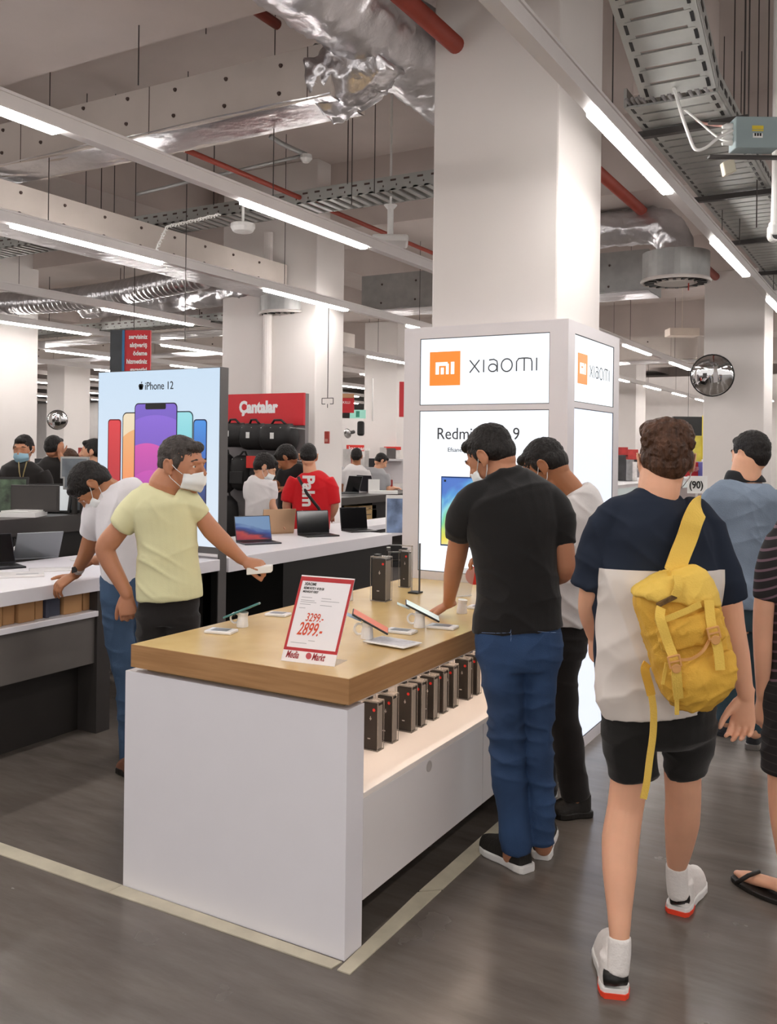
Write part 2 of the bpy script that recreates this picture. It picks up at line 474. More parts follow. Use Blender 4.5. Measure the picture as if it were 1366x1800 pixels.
t = ladder_y(-1.1, .46, 4.75, 16, 3.43, 3.43, 'long tray packed with grey cables beside the right hand row of lights', step=.12)
mb = MB()
for i in range(20):
    x = -1.31+.022*i
    pts = [(x+.008*math.sin(k*1.7+i), 4.7+k*.8, 3.45+.012*math.sin(i*3+k)) for k in range(15)]
    mb.tube(pts, .011, 6)
mb.build('cable_bundle', m_cable, t, smooth=True)
for y in (5.1, 6.6, 8.1, 9.6, 11.1, 12.6): MB().box(-1.42, -.78, y, y+.04, 3.38, 3.415).build('support_bar', m_dark, t)
mb = MB()
for y in (5.1, 8.1): mb.tube([(-.8, y+.02, 3.4), (-.8, y+.02, 4.7)], .005, 5)
mb.build('hanger_rods', m_wire, t)
MB().box(-1.35, -.72, 3.36, 3.42, 3.55, 3.62).build('cross_bar', m_galv, label='steel cross bar under the cable tray at the top right', category='steel bar')

# boxed duct top right
xa_, xb_ = aty(1112, 148, 6).x, aty(1232, 148, 6).x
t = thing('boxed_duct', ((xa_+xb_)/2, 6.3, 3.96), 'square pale boxed shaft ending in a dark underside at the top right', 'air duct')
MB().box(xa_, xb_, 6, 6.6, 3.97, 4.74).build('duct_body', m_beam, t, bevel=.01)
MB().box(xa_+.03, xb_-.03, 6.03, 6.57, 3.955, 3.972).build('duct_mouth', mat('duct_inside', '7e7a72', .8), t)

# junction box and cables
b0 = atd(1325, 238, 4.6)
t = thing('junction_box', b0, 'pale grey electrical junction box with a yellow sticker at the upper right', 'junction box')
rr = R0; ff = FW
MB().obox(b0, rr*.108, ff*.05, (0,0,.078)).build('box_body', mat('junction_grey', '93a3a5', .5), t, bevel=.006)
MB().obox(b0-ff*.0515+Vector((0,0,.022)), rr*.028, ff*.001, (0,0,.009)).obox(b0-ff*.0515+Vector((0,0,.007)), rr*.028, ff*.001, (0,0,.003)).build('warning_sticker', mat('yellow_sticker', 'd9c13c', .5), t)
MB().obox(b0-ff*.0515+Vector((0,0,-.018)), rr*.024, ff*.001, (0,0,.011)).build('label_plate', m_white_plastic, t)
mb = MB()
for k in (-1, 0, 1): mb.obox(b0-ff*.053+rr*.013*k+Vector((0,0,-.014)), rr*.004, ff*.001, (0,0,.007))
mb.build('label_print', m_black, t)
mb = MB()
for k in range(4):
    for sgn in (-1, 1):
        a = b0+rr*sgn*.108+Vector((0,0,.045-.028*k)); mb.tube([a, a+rr*sgn*.03, a+rr*sgn*.05+Vector((0,0,-.006))], [.014, .013, .008], 10)
mb.build('cable_glands', m_white_plastic, t)
MB().obox(b0+ff*.07+Vector((0,0,.088)), rr*.2, ff*.02, (0,0,.006)).obox(b0+ff*.07+Vector((0,0,-.088)), rr*.2, ff*.02, (0,0,.006)).build('mounting_rails', m_dark, t)
mb = MB()
mb.tube([b0+rr*.0+ff*.07+Vector((0,0,.09)), b0+ff*.07+Vector((0,0,1.4))], .004, 5); mb.build('hanger_rods', m_wire, t)
def cable(pts, r, label, m=m_white_plastic, cat='cable', name='cable'):
    P = [Vector(p) for p in pts]; out = []
    for i in range(len(P)-1):
        a, b, c, d = P[max(i-1,0)], P[i], P[i+1], P[min(i+2,len(P)-1)]
        for k in range(6):
            u = k/6
            out.append(.5*((2*b)+(c-a)*u+(2*a-5*b+4*c-d)*u*u+(3*b-a-3*c+d)*u**3))
    out.append(P[-1])
    return MB().tube(out, r, 8).build(name, m, smooth=True, label=label, category=cat)
cable([atd(1182,145,4.6), atd(1190,172,4.55), atd(1198,200,4.5), atd(1210,235,4.5), atd(1222,262,4.5), atd(1240,260,4.5), atd(1262,243,4.52), atd(1288,229,4.55)], .008, 'thick white cable looping from the slotted tray down to the junction box')
cable([atd(1200,190,4.8), atd(1225,210,4.75), atd(1250,232,4.7), atd(1270,246,4.6), atd(1288,248,4.58)], .006, 'thinner white cable crossing into the lower gland of the junction box')
cable([atd(1192,188,4.9), atd(1215,192,4.9), atd(1226,212,4.9), atd(1250,219,4.9), atd(1287,222,4.7)], .008, 'pinkish cable curling behind the white one beside the junction box', mat('pink_cable', 'b58a80', .5))
b1 = atd(1280, 295, 4.9)
t = thing('beige_junction_box', b1, 'small tilted beige box hanging under the junction box', 'junction box')
MB().obox(b1, rr*.03+Vector((0,0,.012)), ff*.025, Vector((0,0,.035))-rr*.008).obox(b1+rr*.022+Vector((0,0,.0)), rr*.012, ff*.02, (0,0,.022)).build('box_body', mat('beige_plastic', 'cfc8b4', .5), t, bevel=.006)
# security camera at the right edge
p0 = atd(1364, 330, 5.0); p1 = atd(1362, 390, 5.0)
t = thing('security_camera', p1, 'white security camera hanging on a pole at the right edge', 'camera')
MB().tube([Vector((p0.x, p0.y, 4.75)), p0, p1], .022, 14).build('pole', m_white_plastic, t)
MB().tube([p1, p1-Vector((0,0,.03)), p1-Vector((0,0,.05))], [.03, .035, .02], 14).obox(p1-Vector((0,0,.05))+rr*.06, rr*.09, ff*.04, (0,0,.03)).build('housing', m_white_plastic, t, bevel=.01)
c = p1-Vector((0,0,.075))-rr*.0
MB().tube([c+ff*.02, c-ff*.03], .035, 18).build('lens_barrel', m_white_plastic, t)
MB().tube([c-ff*.03, c-ff*.034], .026, 18).build('lens', m_black, t)
# ceiling sensor dome & access point on pole
p = atz(427, 400, 3.42)
t = thing('ceiling_sensor', p, 'white bowl shaped sensor hanging under the greenish tray', 'sensor')
MB().tube([(p.x,p.y,p.z+.03),(p.x,p.y,p.z+.0),(p.x,p.y,p.z-.035),(p.x,p.y,p.z-.045)], [.1,.1,.08,.04], 24).build('bowl', m_white_plastic, t, smooth=False, bevel=.006)
MB().tube([(p.x,p.y,p.z+.03),(p.x,p.y,3.75)], .012, 8).build('stem', m_white_plastic, t)
p = atd(686, 424, 7.4)
t = thing('wireless_access_point', p, 'white rectangular unit on a white pole left of the column', 'ceiling unit')
MB().obox(p, rr*.145, ff*.14, (0,0,.03)).build('unit', m_white_plastic, t, bevel=.02)
MB().tube([p, (p.x,p.y,p.z+.27)], .025, 14).tube([(p.x,p.y,p.z+.26),(p.x,p.y,p.z+.29)], [.03,.055], 16).tube([(p.x,p.y,p.z+.28),(p.x,p.y,4.7)], .01, 8).build('pole', m_white_plastic, t)
# red pipes
def pipe_y(x, z, y0, y1, r, label):
    MB().tube([(x, y0, z), (x, y1, z)], r, 16).build('sprinkler_pipe', m_redpipe, smooth=True, label=label, category='pipe')
p = atz(475, 35, 4.1); pipe_y(p.x, 4.1, 1, 4.3, .03, 'thin red pipe at the top centre left of the foil duct')
p = atz(725, 35, 4.4); pipe_y(p.x, 4.45, 1.5, 4.7, .085, 'thick red pipe running down right above the foil duct to the column')
p = atz(560, 330, 3.9)
pipe_y(-4.47, 3.72, 4.85, 14, .02, 'thin dark red pipe behind the nearest row of lights')
p = atz(1100, 355, 3.9); pipe_y(p.x, 3.95, 4, 16, .05, 'red pipe emerging right of the kiosk column')
# curly white flex
pts = []
for i in range(90):
    u = i/89
    base = atd(385-130*u if u < .7 else 294-(u-.7)*60, 378+u*30 if u < .7 else 399+(u-.7)*130, 6.6)
    pts.append(base+Vector((0,0,.012*math.sin(i*1.9)))+rr*.012*math.cos(i*1.9))
MB().tube(pts, .006, 6).build('curly_cable', m_white_plastic, label='curly white flex drooping over the greenish cable tray', category='cable')
# sprinkler line above
cable([atd(240,342,7.2), atd(330,320,7.2), atd(430,297,7.2), atd(530,274,7.2)], .014, 'thin grey conduit under the slab running to the small detector', m_galv, 'conduit', 'conduit')
cable([atd(475,240,7.0), atd(500,255,7.1), atd(538,272,7.2)], .02, 'short slanting grey conduit ending at the small detector', m_galv, 'conduit', 'conduit')
p = atd(538, 279, 7.2)
MB().tube([(p.x,p.y,p.z+.03),(p.x,p.y,p.z),(p.x,p.y,p.z-.03)], [.045,.05,.025], 16).build('smoke_detector', m_white_plastic, label='small white smoke detector where the conduits meet', category='detector')
# loose drop wires from slab
for i, (x, y0_, y1_, d) in enumerate(((243,0,150,5.2),(362,0,60,6.5),(618,210,360,7.0),(658,190,340,7.0),(325,320,600,7.5),(150,310,420,8.0),(200,300,430,8.0),(1350,70,210,5.2),(1290,0,200,5.4),(1135,330,375,9),(1330,300,400,6),(1300,330,430,7))):
    a = atd(x, y0_, d); b = atd(x, y1_, d)
    MB().tube([(b.x,b.y,b.z), (b.x,b.y,4.7)], .004, 5).build('hanger_wire', m_wire, label=('thin dark wire dropping from the slab, counted %s from the left' % ('first','sixth','ninth','tenth','fourth','second','third','last but one','last but three','eleventh','last but two','very last')[i]), category='wire')
# ================================================================== display counter
m_melamine = mat('white_melamine', 'eceaef', .38, var=.01)
m_shelf = mat('cream_shelf', 'f3ebe4', .4, var=.01)
def wood_material(name, c0, c1, rough=.22, rot=(0,0,0)):
    m = bpy.data.materials.new(name); m.use_nodes = True
    nt = m.node_tree; b = nt.nodes['Principled BSDF']
    tc = nt.nodes.new('ShaderNodeTexCoord'); mp = nt.nodes.new('ShaderNodeMapping'); mp.inputs['Scale'].default_value = (1.2, 1.2, 22)
    mp.inputs['Rotation'].default_value = rot
    nt.links.new(tc.outputs['Object'], mp.inputs[0])
    n = nt.nodes.new('ShaderNodeTexNoise'); n.inputs['Scale'].default_value = 3; n.inputs['Detail'].default_value = 7
    nt.links.new(mp.outputs[0], n.inputs['Vector'])
    r = nt.nodes.new('ShaderNodeValToRGB'); r.color_ramp.elements[0].position = .35; r.color_ramp.elements[1].position = .7
    r.color_ramp.elements[0].color = (*lin(c0), 1); r.color_ramp.elements[1].color = (*lin(c1), 1)
    nt.links.new(n.outputs['Fac'], r.inputs[0]); nt.links.new(r.outputs[0], b.inputs['Base Color'])
    b.inputs['Roughness'].default_value = rough
    return m
m_wood = wood_material('light_oak_laminate', 'ccab70', 'dabb82', .27)
KX0, KX1, KY0, KY1 = -2.545, -1.571, 4.603, 5.552
t = thing('display_counter', (-2.05, 3.5, 0), 'white phone display counter with a thick light wood top and an open shelf side', 'counter')
m_edge = wood_material('oak_edge_band', 'a67a4e', 'b98d5f', .4)
mb = MB().box(-2.505, -1.553, 2.471, 4.60, .822, .904); mb.cur = 1; mb.box(-2.503, -1.555, 2.473, 4.60, .904, .905)
mb.build('wooden_top', [m_edge, m_wood], t)
MB().box(-1.70, -1.66, 2.62, 4.56, .786, .792).build('shelf_light_strip', glow('warm_led', 'ffe9d6', 9), t)
MB().box(-2.47, -1.60, 2.52, 4.60, .80, .823).build('shadow_gap', mat('gap_brown', '8b7350', .6), t)
MB().box(-2.541, -1.563, 2.479, 2.585, 0, .802).build('end_panel', m_melamine, t, bevel=.002)
MB().box(-2.541, -2.44, 2.585, 4.60, 0.02, .802).build('side_panel', m_melamine, t, bevel=.002)
MB().box(-2.44, -1.563, 2.585, 4.60, .485, .505).build('shelf', m_shelf, t, bevel=.002)
MB().box(-2.06, -2.04, 2.585, 4.60, .505, .80).build('shelf_back', m_shelf, t)
mb = MB().box(-1.581, -1.563, 2.587, 3.55, .150, .485).box(-1.581, -1.563, 3.554, 4.598, .150, .485)
mb.build('front_panel', mat('panel_grey_white', 'e4e0df', .4, var=.01), t, bevel=.0015)
MB().box(-1.95, -1.9, 2.585, 4.60, 0, .15).build('plinth', m_dark, t)
MB().box(-2.06, -1.60, 2.587, 4.6, .793, .8).build('underside', m_shelf, t)
c = Vector((-1.5625, 3.054, .455))
mb = MB(); ring = [[c+Vector((dx, r*math.cos(a), r*math.sin(a))) for a in [2*PI*i/20 for i in range(20)]] for dx, r in ((.0,.021),(.002,.021),(.002,.016),(-.006,.016))]
mb.loft(ring); mb.build('finger_hole', mat('hole_rim', 'b9b3b0', .5), t)

# ================================================================== kiosk
m_kiosk = mat('kiosk_white', 'e6e1e3', .4, var=.01)
m_screen = glow('lit_white_panel', 'f2f8ff', .92)
m_trim = mat('panel_gasket', '4c4c4e', .5)
t = thing('display_kiosk', ((KX0+KX1)/2, (KY0+KY1)/2, 0), 'square white advertising kiosk with lit panels wrapped around the column', 'kiosk')
kb = MB()
z_p = [(1.885, 2.262), (.950, 1.855)]
fx0, fx1 = -2.443, -1.672
sy0, sy1 = 4.712, 5.443
# front (facing the counter) frame from boxes, panels recessed
D = .02
def frame_front(mb, x0, x1, y, zs, px0, px1, d):
    mb.box(x0, px0, y, y+d, 0, 2.327); mb.box(px1, x1, y, y+d, 0, 2.327)
    prev = 2.327
    for a, b in zs: mb.box(px0, px1, y, y+d, b, prev); prev = a
    mb.box(px0, px1, y, y+d, 0, prev)
frame_front(kb, KX0, KX1-.0, KY0, z_p, fx0, fx1, D)
def frame_side(mb, x, y0, y1, zs, py0, py1, d):
    mb.box(x-d, x, y0, py0, 0, 2.327); mb.box(x-d, x, py1, y1, 0, 2.327)
    prev = 2.327
    for a, b in zs: mb.box(x-d, x, py0, py1, b, prev); prev = a
    mb.box(x-d, x, py0, py1, 0, prev)
z_s = [(1.900, 2.262), (.06, 1.869)]
frame_side(kb, KX1, KY0+D, KY1, z_s, sy0, sy1, D)
kb.box(KX0, KX0+D, KY0+D, KY1, 0, 2.327).box(KX0+D, KX1-D, KY1-D, KY1, 0, 2.327)
kb.box(KX0+D, -2.44, KY0+D, KY1-D, 2.28, 2.30).box(-1.68, KX1-D, KY0+D, KY1-D, 2.28, 2.30).box(-2.44, -1.68, KY0+D, 4.73, 2.28, 2.30)
kb.build('kiosk_body', m_kiosk, t)
def lit(x0, x1, y0, y1, z0, z1, mtl=None, name='lit_panel'): return MB().box(x0, x1, y0, y1, z0, z1).build(name, mtl or m_screen, t)
f_top = lit(fx0, fx1, KY0+.006, KY0+.018, 1.885, 2.262)
f_low = lit(fx0, fx1, KY0+.006, KY0+.018, .950, 1.855)
s_top = lit(KX1-.018, KX1-.006, sy0, sy1, 1.900, 2.262)
s_low = lit(KX1-.018, KX1-.006, sy0, sy1, .06, 1.869, glow('lit_blue_white_panel', 'e9f0ff', .9))
mb = MB()
for z0, z1 in z_p:
    for a in ((fx0, fx1, z1-.004, z1), (fx0, fx1, z0, z0+.004), (fx0, fx0+.003, z0, z1), (fx1-.003, fx1, z0, z1)): mb.box(a[0], a[1], KY0+.002, KY0+.006, a[2], a[3])
for z0, z1 in z_s:
    for a in ((sy0, sy1, z1-.004, z1), (sy0, sy1, z0, z0+.004), (sy0, sy0+.004, z0, z1), (sy1-.004, sy1, z0, z1)): mb.box(KX1-.006, KX1-.002, a[0], a[1], a[2], a[3])
mb.build('panel_gaskets', m_trim, t)
# lettering
m_orange = glow('logo_orange', 'f58a1f', .75)
m_letter = mat('letter_grey', '55585c', .5)
YF = KY0+.0055
def mi_logo(c, r, u, s, parent):
    """orange square with the white m and i bars"""
    c, r, u = Vector(c), Vector(r), Vector(u); n = r.cross(u)
    MB().obox(c, r*s/2, u*s/2, n*.001).build('logo_square', m_orange, parent)
    k = s/100; mb = MB(); o = c+n*.0015
    def bar(x0, x1, y0, y1): mb.obox(o+r*((x0+x1)/2*k)+u*((y0+y1)/2*k), r*((x1-x0)/2*k), u*((y1-y0)/2*k), n*.001)
    bar(-30, -19, -17, 19); bar(-19, 4, 8, 19); bar(4, 13, -17, 14); bar(1, 9, 12, 19); bar(-13, -3, -17, 3); bar(20, 31, -17, 19)
    mb.build('logo_letters', glow('logo_white', 'ffffff', .9), parent)
mi_logo((-2.288, YF, 2.090), (1,0,0), (0,0,1), .190, f_top)
X = Vector
def wordmark(parent, o, r, u, h):
    """the wordmark in thin rounded strokes"""
    mb = MB(); o, r, u = X(o), X(r), X(u); n = r.cross(u)
    w = h*.055
    def st(pts):
        mb.tube([o+r*(p[0]*h)+u*(p[1]*h)+n*.001 for p in pts], w, 6, flat=.25, up=n)
    def arc(cx, cy, rx, ry, a0, a1, k=14): return [(cx+rx*math.cos(math.radians(a0+(a1-a0)*i/k)), cy+ry*math.sin(math.radians(a0+(a1-a0)*i/k))) for i in range(k+1)]
    st([(0,0),(.85,1)]); st([(0,1),(.85,0)])
    st([(1.22,0),(1.22,1)])
    st(arc(2.0,.33,.36,.30,0,360)); st([(1.68,.96),(2.1,1.0),(2.36,.85),(2.4,.6),(2.4,0)])
    st(arc(3.2,.5,.46,.5,0,360,24))
    st([(4.02,0),(4.02,.75),(4.2,.98),(4.45,1),(4.9,1),(5.2,.95),(5.3,.7),(5.3,0)]); st([(4.66,0),(4.66,.98)])
    st([(5.68,0),(5.68,1)])
    mb.build('wordmark', m_letter, parent)
wordmark(f_top, (-2.135, YF, 2.062), (1,0,0), (0,0,1), .0685)
mi_logo((KX1-.0055, 4.86, 2.085), (0,1,0), (0,0,1), .165, s_top)
wordmark(s_top, (KX1-.0055, 4.985, 2.05), (0,1,0), (0,0,1), .0665)
m_ink = mat('thin_black_ink', '46484c', .6)
tb = text_mb('Redmi Note 9', .093, (-2.335, YF, 1.695), (1,0,0), (0,0,1), squeeze=.93); tb.build('headline', m_ink, f_low)
tb = text_mb('Efsane performans, 48 MP', .034, (-2.265, YF, 1.625), (1,0,0), (0,0,1), squeeze=1.05); tb.build('subline', m_ink, f_low)
# printed phone on the lower panel
def phone_print_material():
    m = bpy.data.materials.new('printed_phone_wallpaper'); m.use_nodes = True
    nt = m.node_tree; b = nt.nodes['Principled BSDF']
    tc = nt.nodes.new('ShaderNodeTexCoord'); sp = nt.nodes.new('ShaderNodeSeparateXYZ'); nt.links.new(tc.outputs['Generated'], sp.inputs[0])
    w = nt.nodes.new('ShaderNodeTexNoise'); w.inputs['Scale'].default_value = 2.2; w.inputs['Distortion'].default_value = 1.2
    nt.links.new(tc.outputs['Generated'], w.inputs['Vector'])
    ad = nt.nodes.new('ShaderNodeMath'); ad.operation = 'MULTIPLY_ADD'; ad.inputs[1].default_value = .5; nt.links.new(w.outputs['Fac'], ad.inputs[0]); nt.links.new(sp.outputs['Z'], ad.inputs[2])
    a2 = nt.nodes.new('ShaderNodeMath'); a2.operation = 'MULTIPLY_ADD'; a2.inputs[1].default_value = -.35; nt.links.new(sp.outputs['X'], a2.inputs[0]); nt.links.new(ad.outputs[0], a2.inputs[2])
    r = nt.nodes.new('ShaderNodeValToRGB'); nt.links.new(a2.outputs[0], r.inputs[0])
    cols = [(0,'4a86d8'),(.16,'f4f0b0'),(.3,'f5e13c'),(.45,'c9e86a'),(.58,'6fd9a0'),(.72,'8fe0e8'),(.88,'3f9be0'),(1,'2a6fcf')]
    e = r.color_ramp.elements
    e[0].position, e[1].position = 0, 1
    e[0].color = (*lin(cols[0][1]), 1); e[1].color = (*lin(cols[-1][1]), 1)
    for p, c in cols[1:-1]: q = e.new(p); q.color = (*lin(c), 1)
    nt.links.new(r.outputs[0], b.inputs['Emission Color']); b.inputs['Emission Strength'].default_value = .85
    b.inputs['Base Color'].default_value = (.1,.1,.1,1)
    return m
pp = aty(775, 837, KY0); pq = aty(818, 962, KY0)
mb = MB().box(pp.x, pp.x+.235, YF-.001, YF+.001, pq.z, pp.z); mb.build('printed_phone_edge', mat('phone_edge_blue', '2b4d8c', .4), f_low, bevel=.0)
MB().box(pp.x+.006, pp.x+.229, YF-.002, YF+.001, pq.z+.008, pp.z-.008).build('printed_phone_screen', phone_print_material(), f_low)
p = aty(782, 845, KY0); MB().obox((p.x, YF-.0025, p.z), (.006,0,0), (0,.0005,0), (0,0,.006)).build('printed_camera_dot', m_black, f_low)
# base step of side panel and blue printed phones low on the side
p0 = atx(1040, 1160, KX1)
mb = MB().box(KX1-.005, KX1-.003, 5.05, 5.16, .52, .86); mb.build('printed_blue_stripe', glow('print_blue', '6f93d6', .7), s_low)
mb = MB().box(KX1-.005, KX1-.003, 5.18, 5.34, .55, .9); mb.build('printed_pale_stripe', glow('print_pale_blue', 'b9ccf2', .8), s_low)
# ================================================================== small things on the wooden counter
m_clear = mat('clear_case', 'cfcac4', .12, var=0, alpha=.32)
m_clearedge = mat('clear_case_edge', 'aaa299', .15, var=0, alpha=.5)
m_box_black = mat('phone_carton_black', '38322d', .4, var=.1)
m_box_side = mat('phone_carton_side', '7d756d', .4, var=0)
m_red = mat('red_dot', 'd8322a', .4)
m_ltext = mat('light_print', 'bdb6ae', .5)
def cased_box(x1, y, w, d, h, z, label, group, second=False):
    """phone carton inside a clear security case; broad face towards -y"""
    t = thing('security_cased_phone_box', (x1-w/2, y+d/2, z), label, 'phone box', group)
    MB().box(x1-w, x1, y, y+d, z+.004, z+h-.012).build('carton', m_box_black, t, bevel=.002)
    MB().box(x1-.001, x1+.0025, y+.002, y+d-.002, z+.008, z+h-.02).build('side_print', m_box_side, t)
    mb = MB()
    e = .006
    for xx in (x1-w-e, x1+e-.002):
        for yy in (y-e, y+d+e-.002): mb.box(xx, xx+.002, yy, yy+.002, z, z+h)
    mb.box(x1-w-e, x1+e, y-e, y+d+e, z+h-.006, z+h).box(x1-w-e, x1+e, y-e, y+d+e, z, z+.003)
    mb.build('security_case', m_clearedge, t)
    MB().box(x1-w+.003, x1-w+.03, y+d*.2, y+d*.8, z+h, z+h+.008).build('lock', m_black, t)
    n = MB(); n.tube([(x1-.014, y-.001, z+h-.035), (x1-.014, y-.002, z+h-.035)], .006, 12)
    n.build('red_dot', m_red, t)
    mb = MB(); mb.box(x1-w*.5, x1-w*.38, y-.0012, y, z+h*.62, z+h*.645).box(x1-w*.46, x1-w*.42, y-.0012, y, z+h*.6, z+h*.68).box(x1-w*.62, x1-w*.45, y-.0012, y, z+h*.22, z+h*.24)
    mb.build('print', m_ltext, t)
    return t
rows = [(-1.735, 2.962, 'nearest'), (-1.735, 3.075, 'second'), (-1.735, 3.23, 'third'), (-1.735, 3.315, 'fourth'), (-1.735, 3.425, 'fifth'),
        (-1.745, 3.535, 'sixth'), (-1.745, 3.635, 'seventh'), (-1.745, 3.785, 'eighth'), (-1.745, 3.885, 'ninth')]
for i, (x, y, nm) in enumerate(rows):
    cased_box(x, y, .066, .036, .188, .505, f'dark phone box in a clear case on the cream shelf, {nm} one in the row', 'cased phone boxes on the open shelf')
MB().box(-1.80, -1.765, 3.468, 3.474, .505, .53).build('price_tag', mat('orange_tag', 'c95a35', .5), label='small orange tag on the cream shelf between the phone boxes', category='tag')
cased_box(-2.19, 3.80, .075, .05, .215, .905, 'tall phone box in a clear case standing free on the wooden top', 'cased boxes on the wooden top')
# empty bracket frame behind it
t = thing('display_bracket', (-2.2, 4.12, .905), 'empty clear display bracket with a dark foot beside the kiosk', 'display stand')
MB().box(-2.225, -2.17, 4.09, 4.15, .905, .913).build('foot', m_black, t)
MB().box(-2.22, -2.217, 4.11, 4.125, .91, 1.145).box(-2.28, -2.217, 4.11, 4.125, 1.14, 1.145).build('bracket_plate', m_clearedge, t)
MB().box(-2.175, -2.172, 4.11, 4.125, .91, 1.16).build('upright', m_dark, t)
cased_box(-2.31, 4.25, .05, .03, .2, .905, 'far phone box at the left edge of the wooden top near the kiosk', 'cased boxes on the wooden top')

m_mug = mat('glossy_white_plastic', 'efecea', .25, var=0)
def alarm_stand(p, ring=True, label='', z=.905):
    t = thing('phone_stand', p, label, 'phone stand', 'white anti theft phone stands')
    x, y = p[0], p[1]
    MB().tube([(x,y,z),(x,y,z+.01),(x+.002,y,z+.045),(x+.004,y,z+.062)], [.024,.024,.02,.022], 20).build('stem', m_mug, t, smooth=False, bevel=.002)
    if ring:
        mb = MB(); c = Vector((x, y, z+.036))-R0*.03
        mb.tube([c+R0*.018*math.cos(a)+Vector((0,0,.02*math.sin(a))) for a in [2*PI*i/20 for i in range(21)]], .0045, 8)
        mb.build('cable_loop', m_mug, t, smooth=True)
    return t
def flat_phone(c, r, u, w, h, th, label, face, back='2c2a2a', glass=None, group='demo phones on stands'):
    """phone: c centre, r unit along width, u unit along length; screen on r x u side"""
    c, r, u = Vector(c), Vector(r).normalized(), Vector(u).normalized(); n = r.cross(u).normalized()
    t = thing('demo_phone', c, label, 'phone', group)
    MB().obox(c, r*w/2, u*h/2, n*th/2).build('phone_body', mat('phone_back_'+back, back, .25, var=0), t, bevel=.003)
    MB().obox(c+n*(th/2+.0003), r*(w/2-.003), u*(h/2-.004), n*.0004).build('screen', face, t)
    MB().ball(c-n*(th/2)+u*h*.4-r*w*.28, .006, 10).build('camera_lens', m_black, t)
    return t
def tile(c, rz, w, h, label, info=True, name='price_tile', cat='price display'):
    t = thing(name, (c[0], c[1], c[2]), label, cat, 'white price tiles on the wooden top', rz)
    MB().box(-w/2, w/2, -h/2, h/2, 0, .012).build('tile_body', m_mug, None, bevel=.004)
    o = C.objects[-1]; o.parent = t
    mb = MB().box(-w*.3, w*.3, -h*.32, h*.32, .012, .0128)
    q = mb.build('display', mat('grey_display', '777b7f', .3, var=.1), None); q.parent = t
    return t
s_teal = mat('glass_teal', '5fa3a0', .12, var=.2, coat=.6)
s_orange = glow('screen_orange', 'e8682c', .5)
s_pale = glow('screen_pale', 'e9f3ee', .6)
Z0 = .905
# near-left set
tile(atz(389, 1112, Z0), .25, .115, .075, 'white tile with a grey display at the front left of the wooden top')
p = atz(426, 1102, Z0); alarm_stand(p, label='white stand holding the teal glass phone at the left edge')
cc = atd(422, 1077, p.dot(FW)+.01) if False else Vector((p.x, p.y, Z0+.067))
flat_phone(cc+R0*-.002, R0+Vector((0,0,.42)), FW*1.0+Vector((0,0,-.12)), .155, .072, .008, 'thin teal glass phone tilted on the left hand stand', s_teal, '4b7f7d')
tile(atz(489, 1082, Z0), .2, .1, .07, 'white tile half hidden behind the price sign')
p = atz(612, 1055, Z0); alarm_stand(p, False, 'white stand without a phone behind the right edge of the price sign')
# centre set
p = atz(690, 1133, Z0)
t = thing('info_card', p, 'large white printed card lying in front of the orange phone', 'card', rz=-.12)
q = MB().box(-.095, .095, -.06, .06, .006, .012).build('card', m_mug, None, bevel=.004); q.parent = t
q = MB().box(-.08, .075, -.045, .045, .012, .0125).build('printed_area', mat('grey_print', 'c6c3c6', .5, var=.25, scale=40), None); q.parent = t
q = MB().box(-.07, .07, -.03, .03, 0, .006).build('card_foot', m_dark, None); q.parent = t
tile(atz(705, 1112, Z0), .1, .12, .07, 'white tile with a grey display behind the large printed card')
p = atz(645, 1128, Z0)+Vector((0,0,.012)); alarm_stand(p, True, 'white stand carrying the orange screened phone', z=.917)
flat_phone(p+Vector((0,0,.064))+R0*.012, R0+Vector((0,0,-.55)), FW+Vector((0,0,.12)), .155, .072, .008, 'phone with an orange cover lying tilted on the central stand', s_orange, '2c2a2a')
pp_ = p+Vector((0,0,.078))-R0*.052+FW*.02
MB().obox(pp_, R0*.03+Vector((0,0,-.012)), FW*.03, (0,0,.001)).build('price_leaflet', mat('pale_blue_paper', 'bcd3ea', .6), label='pale blue paper leaflet poking out behind the orange phone', category='leaflet')
# right set
p = atz(737, 1103, Z0); alarm_stand(p, True, 'white stand carrying the phone next to the leaning hand')
flat_phone(p+Vector((0,0,.068))+R0*.012, R0+Vector((0,0,-.5)), FW+Vector((0,0,.12)), .155, .072, .008, 'phone with a pale screen tilted next to the leaning hand', s_pale, '231f1e')
MB().obox(p+Vector((0,0,.085))-R0*.066+FW*.02, R0*.026+Vector((0,0,-.01)), FW*.028, (0,0,.001)).build('price_leaflet', mat('pale_green_paper', 'd5e4de', .6), label='pale paper leaflet behind the phone with the pale screen', category='leaflet')
tile(atz(778, 1104, Z0), .1, .12, .07, 'white tile under the leaning hand of the man in black')
# far right set with red object
p = atz(812, 1078, Z0); alarm_stand(p, False, 'white conical stand just left of the black shirt man')
tile(atz(846, 1070, Z0), .1, .12, .07, 'white tile beside the conical stand, half behind the man in black')
p = atz(815, 1050, Z0)
t = thing('acrylic_holder', p, 'tall clear acrylic holder with a red round disc beside the kiosk', 'display stand')
MB().obox(p+Vector((0,0,.07)), R0*.045, FW*.002, Vector((0,0,.075))+R0*.012).build('acrylic_sheet', m_clear, t)
c = atd(834, 1012, p.dot(FW)+.02)
MB().tube([c-FW*.004, c+FW*.006], .045, 28).build('red_disc', m_red, t, bevel=.002)
MB().tube([p+Vector((-.03,0,0)), p+Vector((.0,0,.005)), p+R0*.04+Vector((0,0,.01))], .004, 6).build('cord', m_white_plastic, t, smooth=True)

